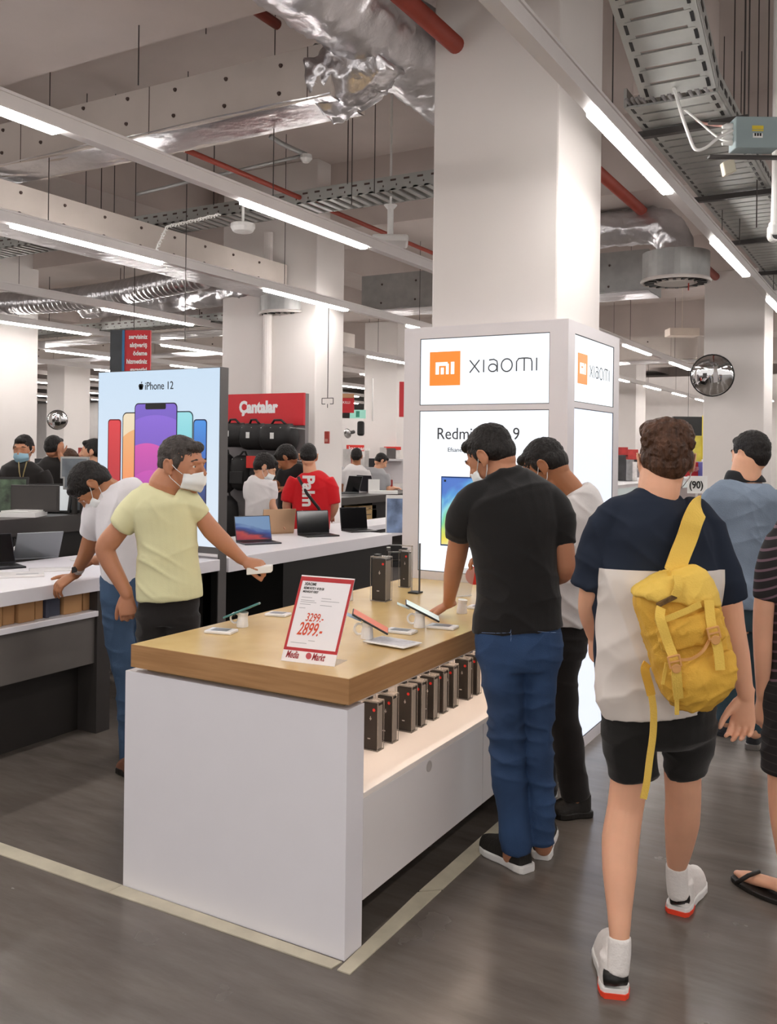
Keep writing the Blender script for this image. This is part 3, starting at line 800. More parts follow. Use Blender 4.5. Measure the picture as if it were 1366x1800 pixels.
# ------------------------------------------------------------------ price sign
a = atz(494, 1161, Z0); b = atz(588, 1172, Z0)
rt = (b-a).normalized(); wdt = (b-a).length
top_l = atd(517, 1008, a.dot(FW)+.03)
hgt = .30
lean = Vector((-rt.y, rt.x, 0))
up = (Vector((0,0,1))+lean*.28+rt*.12).normalized(); n_s = rt.cross(up).normalized()
t = thing('price_sign', a, 'red framed tabletop price sign reading 2899 on the wooden counter', 'price sign')
cs = a+rt*wdt/2+up*hgt/2-n_s*.0
MB().obox(cs, rt*wdt/2, up*hgt/2, n_s*.0015).build('sign_sheet', mat('sign_white', 'f6f1f2', .3, var=0), t)
MB().obox(a+rt*wdt/2+up*.0+lean*.05, rt*wdt/2, lean*.05, (0,0,.0012)).build('sign_foot', m_clear, t)
o = a+n_s*.0017
def on(u, v): return o+rt*(u*wdt)+up*(v*hgt)
mb = MB(); n2 = n_s*.0004
def bar(mb, u0, u1, v0, v1, n=n2): mb.obox(on((u0+u1)/2, (v0+v1)/2), rt*((u1-u0)/2*wdt), up*((v1-v0)/2*hgt), n)
bar(mb, 0.0, 1.0, .935, .985); bar(mb, 0.0, 1.0, .13, .165); bar(mb, 0, .045, .165, .935); bar(mb, .955, 1, .165, .935)
mb.build('red_border', mat('sign_red', 'bd2f33', .4, var=0), t)
m_signred = mat('sign_price_red', 'd9512f', .5, var=0); m_signdark = mat('sign_print_dark', '3c3836', .5, var=0)
def stext(s, u, v, size, m, name, shear=0, sq=1, off=0): text_mb(s, size, on(u, v)+n_s*.0002, rt, up, .0006, shear, sq, off).build(name, m, t)
stext('3299.-', .27, .475, .040, m_signred, 'old_price', .15, .68, .0004)
stext('2899.-', .17, .315, .062, m_signred, 'price', .3, .60, .0008)
stext('XIAOMI', .10, .885, .0145, m_signdark, 'brand_line', 0, .9, .0003)
stext('REDMI NOTE 9  4/128 GB', .10, .84, .0115, m_signdark, 'model_line', 0, .62, .0002)
stext('MIDNIGHT GREY', .10, .80, .0105, m_signdark, 'colour_line', 0, .75, .0002)
mb = MB()
for u, v, w in ((.10,.745,.2),(.10,.71,.26),(.10,.69,.3),(.10,.665,.2),(.10,.62,.12),(.48,.745,.18),(.48,.715,.34),(.48,.665,.22),(.10,.22,.3),(.42,.255,.12)):
    bar(mb, u, u+w, v-.0025, v+.0025)
mb.build('small_print', mat('sign_grey_print', 'a39ea0', .5, var=0), t)
m_mm = mat('sign_logo_red', '9e1f2a', .4, var=0)
stext('Media', .07, .045, .034, m_mm, 'logo_word', .25, .60, .0006)
stext('Markt', .56, .045, .034, m_mm, 'logo_word', .25, .58, .0006)
mb = MB(); cc = on(.495, .085); mb.tube([cc, cc+n_s*.0006], .011, 20); mb.build('logo_disc', mat('sign_logo_pink', 'c4525a', .4, var=0), t)

# ================================================================== white tables
TX, TZ = -4.007, .886
m_table = mat('white_table_laminate', 'e9e6ea', .35, var=.01)
m_graypanel = mat('grey_fascia', '6b6661', .3, var=.05)
t = thing('device_table', (-4.4, 3.5, 0), 'long white device table at the left with a shelf of cartons underneath', 'table')
MB().box(-4.95, TX, .4, 4.745, .811, TZ).build('table_top', m_table, t, bevel=.003)
MB().box(-4.95, TX, .4, 3.70, .668, .698).build('lower_shelf', m_table, t, bevel=.002)
MB().box(-4.95, TX-.03, .4, 3.70, .40, .667).build('fascia', m_graypanel, t)
MB().box(-4.9, TX-.16, .4, 3.75, 0, .40).build('plinth', mat('plinth_dark', '2e2a27', .6), t)
MB().box(-4.95, TX-.01, 3.70, 3.80, 0, .810).build('end_panel', m_dark, t)
MB().box(-4.95, -4.9, .4, 3.7, .4, .81).build('back_panel', m_dark, t)
m_carton = mat('brown_cardboard', 'b1865a', .8, var=.08)
m_cartond = mat('dark_carton', '3f4250', .6)
y = .9; k = 0; seq = [(.34,1,'brown'),(.03,0,''),(.34,1,'brown'),(.02,0,''),(.22,1,'brown'),(.08,2,'dark'),(.22,2,'dark'),(.3,1,'brown'),(.02,0,''),(.3,1,'brown')]
pxs = [(-12,4),(8,29),(33,61),(65,79),(81,87),(89,109),(112,144),(149,168)]
for i, (xa, xb) in enumerate(pxs):
    ya = atx(xa, 1080, TX-.06).y; yb = atx(xb, 1080, TX-.06).y
    dark = i in (4, 5)
    nm = ('first','second','third','fourth','fifth','sixth','seventh','eighth')[i]
    MB().box(TX-.3, TX-.06-.015*(i%2), ya, yb, .698, .698+(.108 if not dark else .1)).build('carton', m_cartond if dark else m_carton, bevel=.003, label=f"{'dark blue' if dark else 'brown cardboard'} carton under the white table top, {nm} from the picture's left edge", category='box', group='cartons under the white table')
t2 = thing('device_table', (-4.4, 6, 0), 'white table with open laptops to the right of the phone lightbox', 'table')
MB().box(-4.95, TX, 4.835, 7.065, .790, TZ).build('table_top', m_table, t2, bevel=.003)
MB().box(-4.75, TX-.05, 5.52, 7.02, 0, .789).build('cabinet', m_black, t2)
MB().box(-4.95, -4.9, 5.6, 7.02, 0, .789).build('back_panel', m_black, t2)

# ================================================================== tall phone lightbox
SX0, SX1, SY0, SY1 = -5.169, -4.032, 4.75, 4.83
t = thing('phone_lightbox', ((SX0+SX1)/2, SY0, 0), 'tall lit phone advert in a dark frame standing across the white tables', 'advertising lightbox')
MB().box(SX0-.01, SX1+.0, SY0+.004, SY1, .918, 2.17).box(SX1-.0, SX1+.008, SY0, SY1, 0, 2.17).box(SX0-.01, SX1, SY0, SY0+.004, .918, .963).build('frame', mat('lightbox_grey', '5a5756', .5, var=.03), t)
def bubbles(name, base, circles, aspect):
    """poster print: vertical gradient with overlapping round bubbles"""
    m = bpy.data.materials.new(name); m.use_nodes = True
    nt = m.node_tree; b = nt.nodes['Principled BSDF']
    tc = nt.nodes.new('ShaderNodeTexCoord'); sp = nt.nodes.new('ShaderNodeSeparateXYZ'); nt.links.new(tc.outputs['Generated'], sp.inputs[0])
    def M2(op, a, bb):
        q = nt.nodes.new('ShaderNodeMath'); q.operation = op
        for i, v in enumerate((a, bb)):
            if hasattr(v, 'is_output'): nt.links.new(v, q.inputs[i])
            else: q.inputs[i].default_value = v
        return q.outputs[0]
    X_, Z_ = sp.outputs['X'], sp.outputs['Z']
    r = nt.nodes.new('ShaderNodeValToRGB'); nt.links.new(Z_, r.inputs[0])
    r.color_ramp.elements[0].color = (*lin(base[0]), 1); r.color_ramp.elements[1].color = (*lin(base[1]), 1)
    cur = r.outputs[0]
    for cx, cz, rad, c0, c1 in circles:
        dx = M2('MULTIPLY', M2('SUBTRACT', X_, cx), aspect); dz = M2('SUBTRACT', Z_, cz)
        dist = M2('SQRT', M2('ADD', M2('MULTIPLY', dx, dx), M2('MULTIPLY', dz, dz)), 0)
        msk = M2('LESS_THAN', dist, rad)
        rr_ = nt.nodes.new('ShaderNodeValToRGB'); nt.links.new(M2('DIVIDE', M2('ADD', dz, rad), 2*rad), rr_.inputs[0])
        rr_.color_ramp.elements[0].color = (*lin(c0), 1); rr_.color_ramp.elements[1].color = (*lin(c1), 1)
        mx = nt.nodes.new('ShaderNodeMixRGB'); nt.links.new(msk, mx.inputs[0]); nt.links.new(cur, mx.inputs[1]); nt.links.new(rr_.outputs[0], mx.inputs[2])
        cur = mx.outputs[0]
    nt.links.new(cur, b.inputs['Emission Color']); b.inputs['Emission Strength'].default_value = .85
    b.inputs['Base Color'].default_value = (.05,.05,.05,1); b.inputs['Roughness'].default_value = .4
    return m
scr = MB().box(SX0, SX1, SY0-.002, SY0+.003, .963, 2.165).build('lit_screen', bubbles('lightbox_sky', ('e6f2ff','cfe6fb'), [], 1), t)
def rounded(x0, x1, z0, z1, y, r, d=.001):
    pts = []
    for cx, cz, a0 in ((x1-r, z1-r, 0), (x0+r, z1-r, 90), (x0+r, z0+r, 180), (x1-r, z0+r, 270)):
        for k in range(7): a = math.radians(a0+15*k); pts.append((cx+r*math.cos(a), cz+r*math.sin(a)))
    return MB().loft([[(x, y, z) for x, z in pts], [(x, y-d, z) for x, z in pts]])
def poster_phone(xa, xb, ya, yb, lay, mm, notch, edge='22202a', r=.04):
    p0 = aty(xa, ya, SY0); p1 = aty(xb, ya, SY0); q0 = aty((xa+xb)/2, yb, SY0)
    y = SY0-.002-.0022*lay
    o = rounded(p0.x, p1.x, q0.z, p0.z, y, r).build('printed_phone', mat('poster_edge_'+edge, edge, .4), scr)
    s = rounded(p0.x+.008, p1.x-.008, q0.z+.008, p0.z-.008, y-.001, r*.85).build('printed_wallpaper', mm, scr)
    if notch:
        cx = (p0.x+p1.x)/2; w = (p1.x-p0.x)*.24
        rounded(cx-w, cx+w, p0.z-.045, p0.z-.004, y-.002, .012).build('printed_notch', m_black, scr)
poster_phone(191, 214, 737, 930, 1, bubbles('print_red', ('8e1420','f0303a'), [(.5,.8,.35,'c01a28','ee2e38')], .2), False, '6d0f18', .025)
poster_phone(217, 262, 725, 930, 2, bubbles('print_gold', ('e06a3a','f3e3bc'), [(.8,.7,.5,'f2c78a','f7ecd0'),(.8,.45,.42,'ff7a3c','f6b878')], .3), False, '33302c')
poster_phone(341, 365, 737, 897, 1, bubbles('print_blue', ('241c5a','2f86e0'), [(.3,.75,.3,'1c4fb0','3c97ee')], .2), False, '1b1f4a', .025)
poster_phone(296, 341, 723, 930, 2, bubbles('print_teal', ('3aa7bd','7fdbe6'), [(.3,.75,.4,'58c3d2','a6ecf2')], .3), False, '1f3a44')
poster_phone(239, 314, 709, 928, 4, bubbles('print_purple', ('2b2070','7a5bd0'), [(.5,.35,.56,'2a1f78','8a63dc'),(.30,.32,.36,'7a2a9c','d94fb4'),(.42,.16,.30,'4a2a9a','d14cb8')], .42), True, '241f3a', .035)
# word and fruit glyph
p = aty(255, 684, SY0); yL = SY0-.003
text_mb('iPhone 12', .078, (p.x, yL, p.z-.005), (1,0,0), (0,0,1), squeeze=.86).build('headline', mat('poster_black', '1b1b1d', .5), scr)
mb = MB(); cx, cz = p.x-.036, p.z+.02
for dx, dz, r in ((-.008,.003,.015),(.008,.003,.015),(-.006,-.012,.013),(.006,-.012,.013)):
    mb.tube([(cx+dx, yL, cz+dz), (cx+dx, yL-.001, cz+dz)], r, 16)
mb.obox((cx+.005, yL-.0005, cz+.027), (.004,0,.005), (0,.0005,0), (-.002,0,.003))
mb.build('fruit_emblem', mat('poster_black', '1b1b1d', .5), scr)

# ================================================================== laptops and tablets
def laptop(p, rz, label, lid='3a3c40', screen=None, w=.30, dpt=.21, tilt=.35, lidh=.2, group='laptops on the white tables'):
    """keyboard towards local -y, lid hinged at local +y"""
    t = thing('laptop', p, label, 'laptop', group, rz)
    m_ = mat('laptop_'+lid, lid, .35, metal=.4, var=0)
    def P(mb, name, mm, parent=t, bevel=0):
        q = mb.build(name, mm, None, bevel=bevel); q.parent = parent; return q
    P(MB().box(-w/2, w/2, -dpt/2, dpt/2, 0, .012), 'base', m_, bevel=.003)
    mb = MB()
    for r in range(5):
        for c in range(13): mb.box(-w*.44+c*w*.068, -w*.44+c*w*.068+w*.056, dpt*.3-r*.021-.008, dpt*.3-r*.021+.008, .012, .0135)
    P(mb, 'keyboard', m_black)
    P(MB().box(-w*.17, w*.17, -dpt*.42, -dpt*.14, .012, .0126), 'trackpad', mat('trackpad', '55565a', .3))
    up = Vector((0, math.sin(tilt), math.cos(tilt))); nn = Vector((0, -math.cos(tilt), math.sin(tilt)))
    hb = Vector((0, dpt/2, .012))
    l = P(MB().obox(hb+up*lidh/2, (w/2,0,0), up*lidh/2, nn*.004), 'lid', m_, bevel=.003)
    P(MB().obox(hb+up*lidh/2+nn*.0045, (w/2-.006,0,0), up*(lidh/2-.007), nn*.0004), 'screen', screen or mat('black_glass', '101012', .08, var=0), l)
    return t
def wave_screen():
    m = bpy.data.materials.new('sunset_hills_wallpaper'); m.use_nodes = True
    nt = m.node_tree; b = nt.nodes['Principled BSDF']
    tc = nt.nodes.new('ShaderNodeTexCoord'); mp = nt.nodes.new('ShaderNodeMapping'); mp.inputs['Rotation'].default_value = (0,-.4,0)
    nt.links.new(tc.outputs['Generated'], mp.inputs[0])
    w = nt.nodes.new('ShaderNodeTexNoise'); w.inputs['Scale'].default_value = 1.4; w.inputs['Distortion'].default_value = .8; nt.links.new(mp.outputs[0], w.inputs['Vector'])
    sp = nt.nodes.new('ShaderNodeSeparateXYZ'); nt.links.new(mp.outputs[0], sp.inputs[0])
    a = nt.nodes.new('ShaderNodeMath'); a.operation = 'MULTIPLY_ADD'; a.inputs[1].default_value = .5; nt.links.new(w.outputs['Fac'], a.inputs[0]); nt.links.new(sp.outputs['Z'], a.inputs[2])
    r = nt.nodes.new('ShaderNodeValToRGB'); nt.links.new(a.outputs[0], r.inputs[0]); e = r.color_ramp.elements
    e[0].position = .1; e[0].color = (*lin('4a1c40'), 1); e[1].position = 1; e[1].color = (*lin('7fa0c8'), 1)
    for p_, c_ in ((.35,'a02a3c'),(.55,'c0413f'),(.66,'3d2a5c'),(.8,'2f4d96')): q = e.new(p_); q.color = (*lin(c_), 1)
    nt.links.new(r.outputs[0], b.inputs['Emission Color']); b.inputs['Emission Strength'].default_value = .7
    b.inputs['Base Color'].default_value = (.02,.02,.02,1); b.inputs['Roughness'].default_value = .15
    return m
FACE = math.atan2(1, 0)
# user side of the laptops faces the aisle (+x): keyboard towards +x
def on_table(px, py, z=TZ): p = atz(px, py, z); return Vector((p.x, p.y, z))
laptop(on_table(455, 955), 1.02, 'open laptop with a red and blue wallpaper nearest the lightbox', '4a4a50', wave_screen(), tilt=.3)
laptop(on_table(500, 938)+Vector((-.12,0,0)), 1.02+PI, 'gold laptop seen from behind its lid', 'c9a583', tilt=.2, lidh=.21)
laptop(on_table(560, 942), 1.02, 'black screened open laptop in the middle of the white table', '2c2a2c', tilt=.18)
laptop(on_table(632, 934), 1.02, 'black screened open laptop farthest along the white table', '2c2a2c', tilt=.18, w=.27)
# left table devices
t = laptop(on_table(62, 982)+Vector((-.04,.02,0)), -2.0, 'grey tablet keyboard combination leaning back on the left white table', '8a8e92', w=.29, dpt=.12, tilt=.55, lidh=.2)
laptop(on_table(-2, 998), 1.2, 'dark folded laptop cut off by the left picture edge', '26262a', tilt=.5, w=.26)
laptop(on_table(25, 925, 1.0)+Vector((0,.0,.1)), 1.1, 'laptop with a blue screen edge high at the left picture edge', '26262a', glow('blue_screen', '2f4f80', .5), w=.2, lidh=.16) if False else None
p = on_table(35, 1012)
t = thing('notice_card', p, 'white information card with a grey panel lying on the left white table', 'card', rz=.9)
q = MB().box(-.13, .13, -.09, .09, 0, .012).build('card', m_mug, None, bevel=.003); q.parent = t
q = MB().box(-.02, .1, -.035, .0, .012, .0125).build('grey_panel', mat('grey_display2', '6f6f72', .3), None); q.parent = t
p = on_table(95, 1002)
t = thing('notice_card', p, 'thin white card with a dark edge near the leaning man', 'card', rz=.9)
q = MB().box(-.14, .1, -.07, .07, 0, .006).build('card', m_mug, None, bevel=.002); q.parent = t
q = MB().box(-.14, .1, .07, .076, 0, .006).build('dark_edge', m_black, None); q.parent = t
q0 = on_table(20, 975)
cable([q0+Vector((0,0,.03)), q0+Vector((.05,.06,.1)), q0+Vector((.05,.12,.1)), q0+Vector((.04,.16,.01)), q0+Vector((0,.25,.01)), q0+Vector((.0,.33,.06)), q0+Vector((-.02,.4,.01))], .006, 'white charging cable looping over the left white table')
cable([q0+Vector((.02,-.05,.01)), q0+Vector((.03,.02,.06)), q0+Vector((.06,.05,.09)), q0+Vector((.06,.08,.04)), q0+Vector((.08,.14,.01))], .006, 'second white cable beside the looping one on the left table')
MB().obox(q0+Vector((.05,.03,.02)), (.03,0,0), (0,.05,0), (0,0,.02)).build('charger', m_white_plastic, bevel=.008, label='white charger block between the cables on the left table', category='charger')
p = on_table(163, 985)
MB().obox(p+Vector((0,0,.006)), (.12,.03,0), (-.02,.07,0), (0,0,.005)).build('phone', m_white_plastic, bevel=.003, label='white handset lying behind the leaning man on the table', category='phone')

# ================================================================== dark service desks
m_desk = mat('charcoal_laminate', '3d3936', .35, var=.05)
m_desk2 = mat('charcoal_dark', '2a2826', .4, var=.05)
DZ = 1.1
xa = atz(75, 909, DZ).x
t = thing('service_desk', (xa-.4, 6, 0), 'charcoal service desk behind the left white table', 'desk')
MB().box(xa-.6, xa, 2.5, 6.0, DZ-.13, DZ).build('worktop', m_desk, t, bevel=.004)
MB().box(xa-.55, xa-.08, 2.5, 6.0, 0, DZ-.13).build('front_panel', m_desk2, t)
p = atx(40, 940, xa-.075)
text_mb('V', .09, (xa-.078, p.y+.0, p.z-.1), (0,1,0), (0,0,1), squeeze=1.2, offset=.002).build('emblem', mat('grey_print2', '77736f', .6), t)
p = atx(24, 952, xa-.075)
text_mb('NOTEBOOK', .035, (xa-.078, p.y, p.z), (0,1,0), (0,0,1), squeeze=1.3).build('lettering', mat('grey_print2', '77736f', .6), t)
def tabletop_screen(px, py, w, h, rz, label, mm, frame=m_black, z=DZ, tilt=.35):
    p = atz(px, py, z)
    t = thing('display_monitor', (p.x, p.y, z), label, 'monitor', 'screens on the service desk', rz)
    up = Vector((0, math.sin(tilt), math.cos(tilt))); nn = Vector((0, -math.cos(tilt), math.sin(tilt)))
    q = MB().obox(up*h/2, (w/2,0,0), up*h/2, nn*.01).build('housing', frame, None, bevel=.003); q.parent = t
    q = MB().obox(up*h/2+nn*.0105, (w/2-.02,0,0), up*(h/2-.02), nn*.0005).build('screen', mm, None); q.parent = t
    q = MB().box(-w*.3, w*.3, 0, .14, 0, .01).build('foot', frame, None); q.parent = t
s_lit = glow('screen_white_grey', 'cfd3d4', .6)
tabletop_screen(82, 902, .36, .24, .55, 'black framed screen showing a white page on the service desk', s_lit)
tabletop_screen(10, 905, .3, .3, .75, 'dark screen with coloured tiles at the left picture edge', mat('dark_tiles', '3c4d3a', .3, var=.8, scale=14))
tabletop_screen(150, 902, .34, .3, .3, 'grey monitor behind the head of the leaning man', mat('screen_grey', '6f767c', .25, var=.3))
p = atz(42, 908, DZ)
MB().obox(Vector((p.x, p.y, DZ+.02)), R0*.13, FW*.12, (0,0,.018)).obox(Vector((p.x, p.y, DZ+.044)), R0*.1, FW*.1+R0*.03, (0,0,.004)).build('paper_stack', m_white_plastic, label='stack of white papers on the service desk', category='papers')
p = atz(12, 880, DZ)
MB().obox(Vector((p.x-.25, p.y-.2, DZ+.16)), R0*.15, FW*.02, (0,0,.16)).build('leaflet_holder', m_white_plastic, label='white leaflet board in front of the masked clerk', category='board')
MB().obox(Vector((p.x-.2, p.y-.28, DZ+.16)), R0*.09, FW*.01, (0,0,.012)).build('red_strip', m_red, label='red strip across the white leaflet board', category='sign')
# raised back desk with clerk
xb = xa-2.3
t = thing('service_desk', (xb-.4, 7, 0), 'dark back desk with the masked clerk behind it', 'desk')
MB().box(xb-.5, xb, 5.2, 9.0, 1.0, 1.09).build('worktop', m_desk, t, bevel=.004)
MB().box(xb-.45, xb-.05, 5.2, 9.0, 0, 1.0).build('front_panel', m_desk2, t)
for i, (px_, py_, c_, l_) in enumerate(((89, 848, '9fc9c4', 'small teal and cream phone card'), (101, 848, '2f6fd0', 'small blue phone card'))):
    p = atz(px_, py_, 1.09)
    q = atd(px_, py_-8, p.dot(FW)-.5)
    MB().obox(q, R0*.03, FW*.004, (0,0,.05)).build('phone_card', glow('card_'+c_, c_, .45), bevel=.003, label=l_+' standing near the masked clerk', category='phone card')
    MB().tube([(q.x, q.y, 1.0), (q.x, q.y, q.z-.045)], .006, 6).build('card_post', m_dark, label='thin post under the '+l_, category='post')
for i, (px_, py_, w_, h_, nm) in enumerate(((132,822,.22,.17,'white monitor back right of the phone cards'),(146,838,.3,.2,'silver monitor behind the bending head'),(62,876,.36,.2,'dark screen back below the hands of the clerk'))):
    d = 7.1 if i < 2 else 6.9
    p = atd(px_, py_, d)
    t = thing('monitor', (p.x, p.y, 1.0 if i < 2 else 1.0), nm, 'monitor')
    MB().obox(p, R0*w_/2, FW*.015, (0,0,h_/2)).build('housing', m_galv if i < 2 else m_dark, t, bevel=.004)
    MB().obox(p-FW*.0155, R0*(w_/2-.015), FW*.001, (0,0,h_/2-.015)).build('screen', mat('screen_grey', '6f767c', .25) if i < 2 else m_desk, t)
    MB().box(p.x-.015, p.x+.015, p.y-.015, p.y+.015, 1.1, p.z-h_/2).build('neck', m_dark, t)
# chairs/black clutter
# right dark counter behind the laptops
p = atz(640, 872, 1.0); XR = p.x
t = thing('service_desk', (XR-.4, 10, 0), 'charcoal counter in the middle distance with laptops and cartons below', 'desk')
MB().box(XR-.55, XR, 8.9, 12.6, .90, 1.0).build('worktop', m_desk, t, bevel=.004)
MB().box(XR-.55, XR-.35, 8.9, 12.6, 0, .90).build('front_panel', m_desk2, t)
MB().box(XR-.35, XR-.02, 8.9, 12.6, .40, .46).build('lower_shelf', m_table, t)
for i, (x0_, x1_, y0_, y1_) in enumerate(((631,661,889,896),(630,662,897,925))):
    pz = atx(645, (y0_+y1_)/2, XR-.1); a_ = atx(x0_, 900, XR-.1); b_ = atx(x1_, 900, XR-.1)
    top = atx(645, y0_, XR-.1).z; bot = atx(645, y1_, XR-.1).z
    t = thing('carton', (XR-.2, (a_.y+b_.y)/2, bot), ('flat brown carton lying on the larger one under the far counter', 'brown carton with a dark handle hole under the far counter')[i], 'box')
    MB().box(XR-.34, XR-.1, a_.y, b_.y, bot, top).build('carton_body', mat('tan_cardboard', 'b89a6c', .8), t)
    MB().box(XR-.1, XR-.098, (a_.y*.45+b_.y*.55), (a_.y*.3+b_.y*.7), (top*.4+bot*.6), (top*.2+bot*.8)).box(XR-.1, XR-.098, (a_.y*.6+b_.y*.4), (a_.y*.3+b_.y*.7), (top*.75+bot*.25), (top*.7+bot*.3)).build('print', m_black, t)
MB().box(XR-.34, XR-.1, atx(662,900,XR).y+.05, 12.5, .46, .89).build('dark_storage_unit', m_black, label='black storage block under the right end of the far counter', category='cabinet')
for px_, py_, rz, nm, c_ in ((592,868,1.3,'dark laptop lid nearest the red shirt','2b2b2b'),(630,868,-.3,'charcoal laptop lid in the middle of the far counter','4a4c4e'),(675,865,2.9,'black laptop facing the second far shopper','2b2830')):
    p = atz(px_, py_, 1.0); laptop(Vector((p.x-.2, p.y, 1.0)), rz, nm, c_, group='laptops on the far counter', tilt=.3, lidh=.24)
p = atz(668, 868, 1.0)
MB().obox((p.x-.1, p.y, 1.1), R0*.08, FW*.02, (0,0,.1)).obox((p.x, p.y+.1, 1.02), R0*.2, FW*.1, (0,0,.02)).build('paper_stack', m_white_plastic, label='white papers and leaflet on the far counter', category='papers')
# second white ledge behind the laptops
p = atz(650, 925, .8)
MB().box(p.x-.5, p.x, p.y-1.0, p.y+1.2, .75, .80).build('white_ledge', m_table, label='white ledge behind the laptop table at its far end', category='shelf')
# leaflet rack left of the kiosk
p = atx(693, 1010, -3.2)
p = atd(694, 950, 6.3)
t = thing('leaflet_rack', (p.x, p.y, 0), 'narrow rack with a blue and white picture pack beside the kiosk', 'rack')
MB().obox((p.x, p.y, .95), R0*.055, FW*.04, (0,0,.01)).obox((p.x, p.y, .55), R0*.055, FW*.04, (0,0,.01)).obox((p.x, p.y, .3), R0*.055, FW*.04, (0,0,.3)).obox((p.x-.0, p.y, .75), R0*.045, FW*.03, (0,0,.18)).build('rack_frame', m_graypanel, t)
q = atd(694, 905, 6.22)
MB().obox(q, R0*.058, FW*.02, (0,0,.12)).build('picture_pack', mat('blue_picture', '7f95b8', .4, var=.6, scale=9), t)
MB().obox(q+Vector((0,0,.122)), R0*.06, FW*.022, (0,0,.01)).obox(q-R0*.058, R0*.004, FW*.022, (0,0,.12)).build('pack_edge', m_white_plastic, t)
for i in range(3):
    c_ = atd(697, 963+i*14, 6.2); MB().obox(c_, R0*.04, FW*.03, (0,0,.02)).build('black_pack', m_black, t, bevel=.004)

# ================================================================== bag display
BY = 7.5
x0_, x1_ = aty(393, 700, BY).x, aty(532, 700, BY).x
t = thing('bag_display', ((x0_+x1_)/2, BY, 0), 'grey bag display wall with a red headboard reading Cantalar', 'display wall')
MB().box(x0_-.6, x1_, BY+.05, BY+.11, 0, 2.18).build('back_wall', mat('grey_slatwall', '8c8788', .7), t)
MB().box(x0_-.6, x1_, BY+.02, BY+.05, 1.86, 2.185).build('red_headboard', mat('sign_board_red', 'd5202b', .4, var=.03), t)
p = aty(421, 727, BY+.02)
text_mb('Çantalar', .165, (p.x, BY+.0195, p.z+.01), (1,0,0), (0,0,1), squeeze=.86, offset=.008, depth=.004).build('headboard_lettering', glow('letter_white', 'f4efee', .35), t)
mb = MB()
for zz in (1.82, 1.5):
    for k in range(9): mb.tube([(x0_+.05+k*.12, BY+.05, zz), (x0_+.05+k*.12, BY-.2, zz+.01)], .006, 6)
mb.build('display_hooks', m_galv, t)
m_bag = mat('black_nylon', '1d1b1b', .6, var=.2, bump=.3, bscale=20)
def duffel(x, z, w, h, label, tag=True):
    t = thing('duffel_bag', (x, BY-.12, z), label, 'bag', 'black bags on the display wall')
    mb = MB(); rings = []
    for i in range(13):
        u = -1+i/6; s = (1-abs(u)**4)**.5*.25+.75 if abs(u) < 1 else .55
        rings.append([(x+u*w/2, BY-.12+.11*s*math.cos(a), z+h/2*s*math.sin(a)*(1+.06*math.sin(3*u+a)) - .01*math.cos(2*u)) for a in [2*PI*k/16 for k in range(16)]])
    mb.loft(rings); mb.build('bag_body', m_bag, t, smooth=True)
    MB().tube([(x-w*.25, BY-.12, z+h*.4), (x-w*.1, BY-.14, z+h*.62), (x+w*.1, BY-.14, z+h*.62), (x+w*.25, BY-.12, z+h*.4)], .012, 8).build('carry_handle', m_bag, t, smooth=True)
    MB().tube([(x-w*.4, BY-.12, z+h*.47), (x+w*.4, BY-.12, z+h*.47)], .006, 6).build('zip', mat('zip_grey', '6a6664', .4, metal=.5), t)
    if tag: MB().obox((x+.0, BY-.235, z+.01), (.022,0,0), (0,.002,0), (0,0,.03)).build('price_tag', m_white_plastic, t)
duffel(aty(425,748,BY).x, 1.76, .33, .25, 'black holdall at the left under the red headboard')
duffel(aty(461,748,BY).x, 1.745, .3, .27, 'black holdall in the middle under the red headboard')
duffel(aty(503,748,BY).x, 1.74, .42, .27, 'black holdall at the right end under the red headboard')
def sling(x, z, w, h, label):
    t = thing('shoulder_bag', (x, BY-.1, z), label, 'bag', 'black bags on the display wall')
    mb = MB(); rings = []
    for i in range(11):
        v = -1+i/5; s = (1-abs(v)**3.5)**.5*.5+.5 if abs(v) < 1 else .42
        rings.append([(x+w/2*s*math.cos(a)*(1+.05*math.sin(4*a+z*9)), BY-.1+.1*s*math.sin(a), z+v*h/2) for a in [2*PI*k/16 for k in range(16)]])
    mb.loft(rings); mb.build('bag_body', m_bag, t, smooth=True)
    MB().box(x-w*.3, x+w*.3, BY-.212, BY-.2, z-h*.3, z+h*.05).build('front_pocket', m_bag, t, bevel=.01)
    MB().tube([(x-w*.2, BY-.1, z+h*.45), (x-w*.05, BY-.08, z+h*.6), (x+w*.05, BY-.08, z+h*.6), (x+w*.2, BY-.1, z+h*.45)], .01, 8).build('grab_loop', m_bag, t, smooth=True)
for i, (xp, w, h, zc, nm) in enumerate(((408,.2,.4,1.36,'leftmost'),(438,.28,.36,1.37,'second'),(474,.3,.34,1.38,'third'),(512,.3,.34,1.38,'rightmost'))):
    sling(aty(xp,800,BY).x, zc, w, h, f'black bag hanging in the lower row, {nm} of four')
sling(aty(408,900,BY).x, .82, .3, .62, 'tall black backpack hanging lowest behind the lightbox frame')
p = aty(441, 812, BY-.26)
MB().obox(p, (.055,0,0), (0,.004,0), (0,0,.06)).obox(p+Vector((0,-.005,0)), (.045,0,0), (0,.001,0), (0,0,.035)).build('red_price_card', m_red, label='small red price card among the black bags', category='sign')

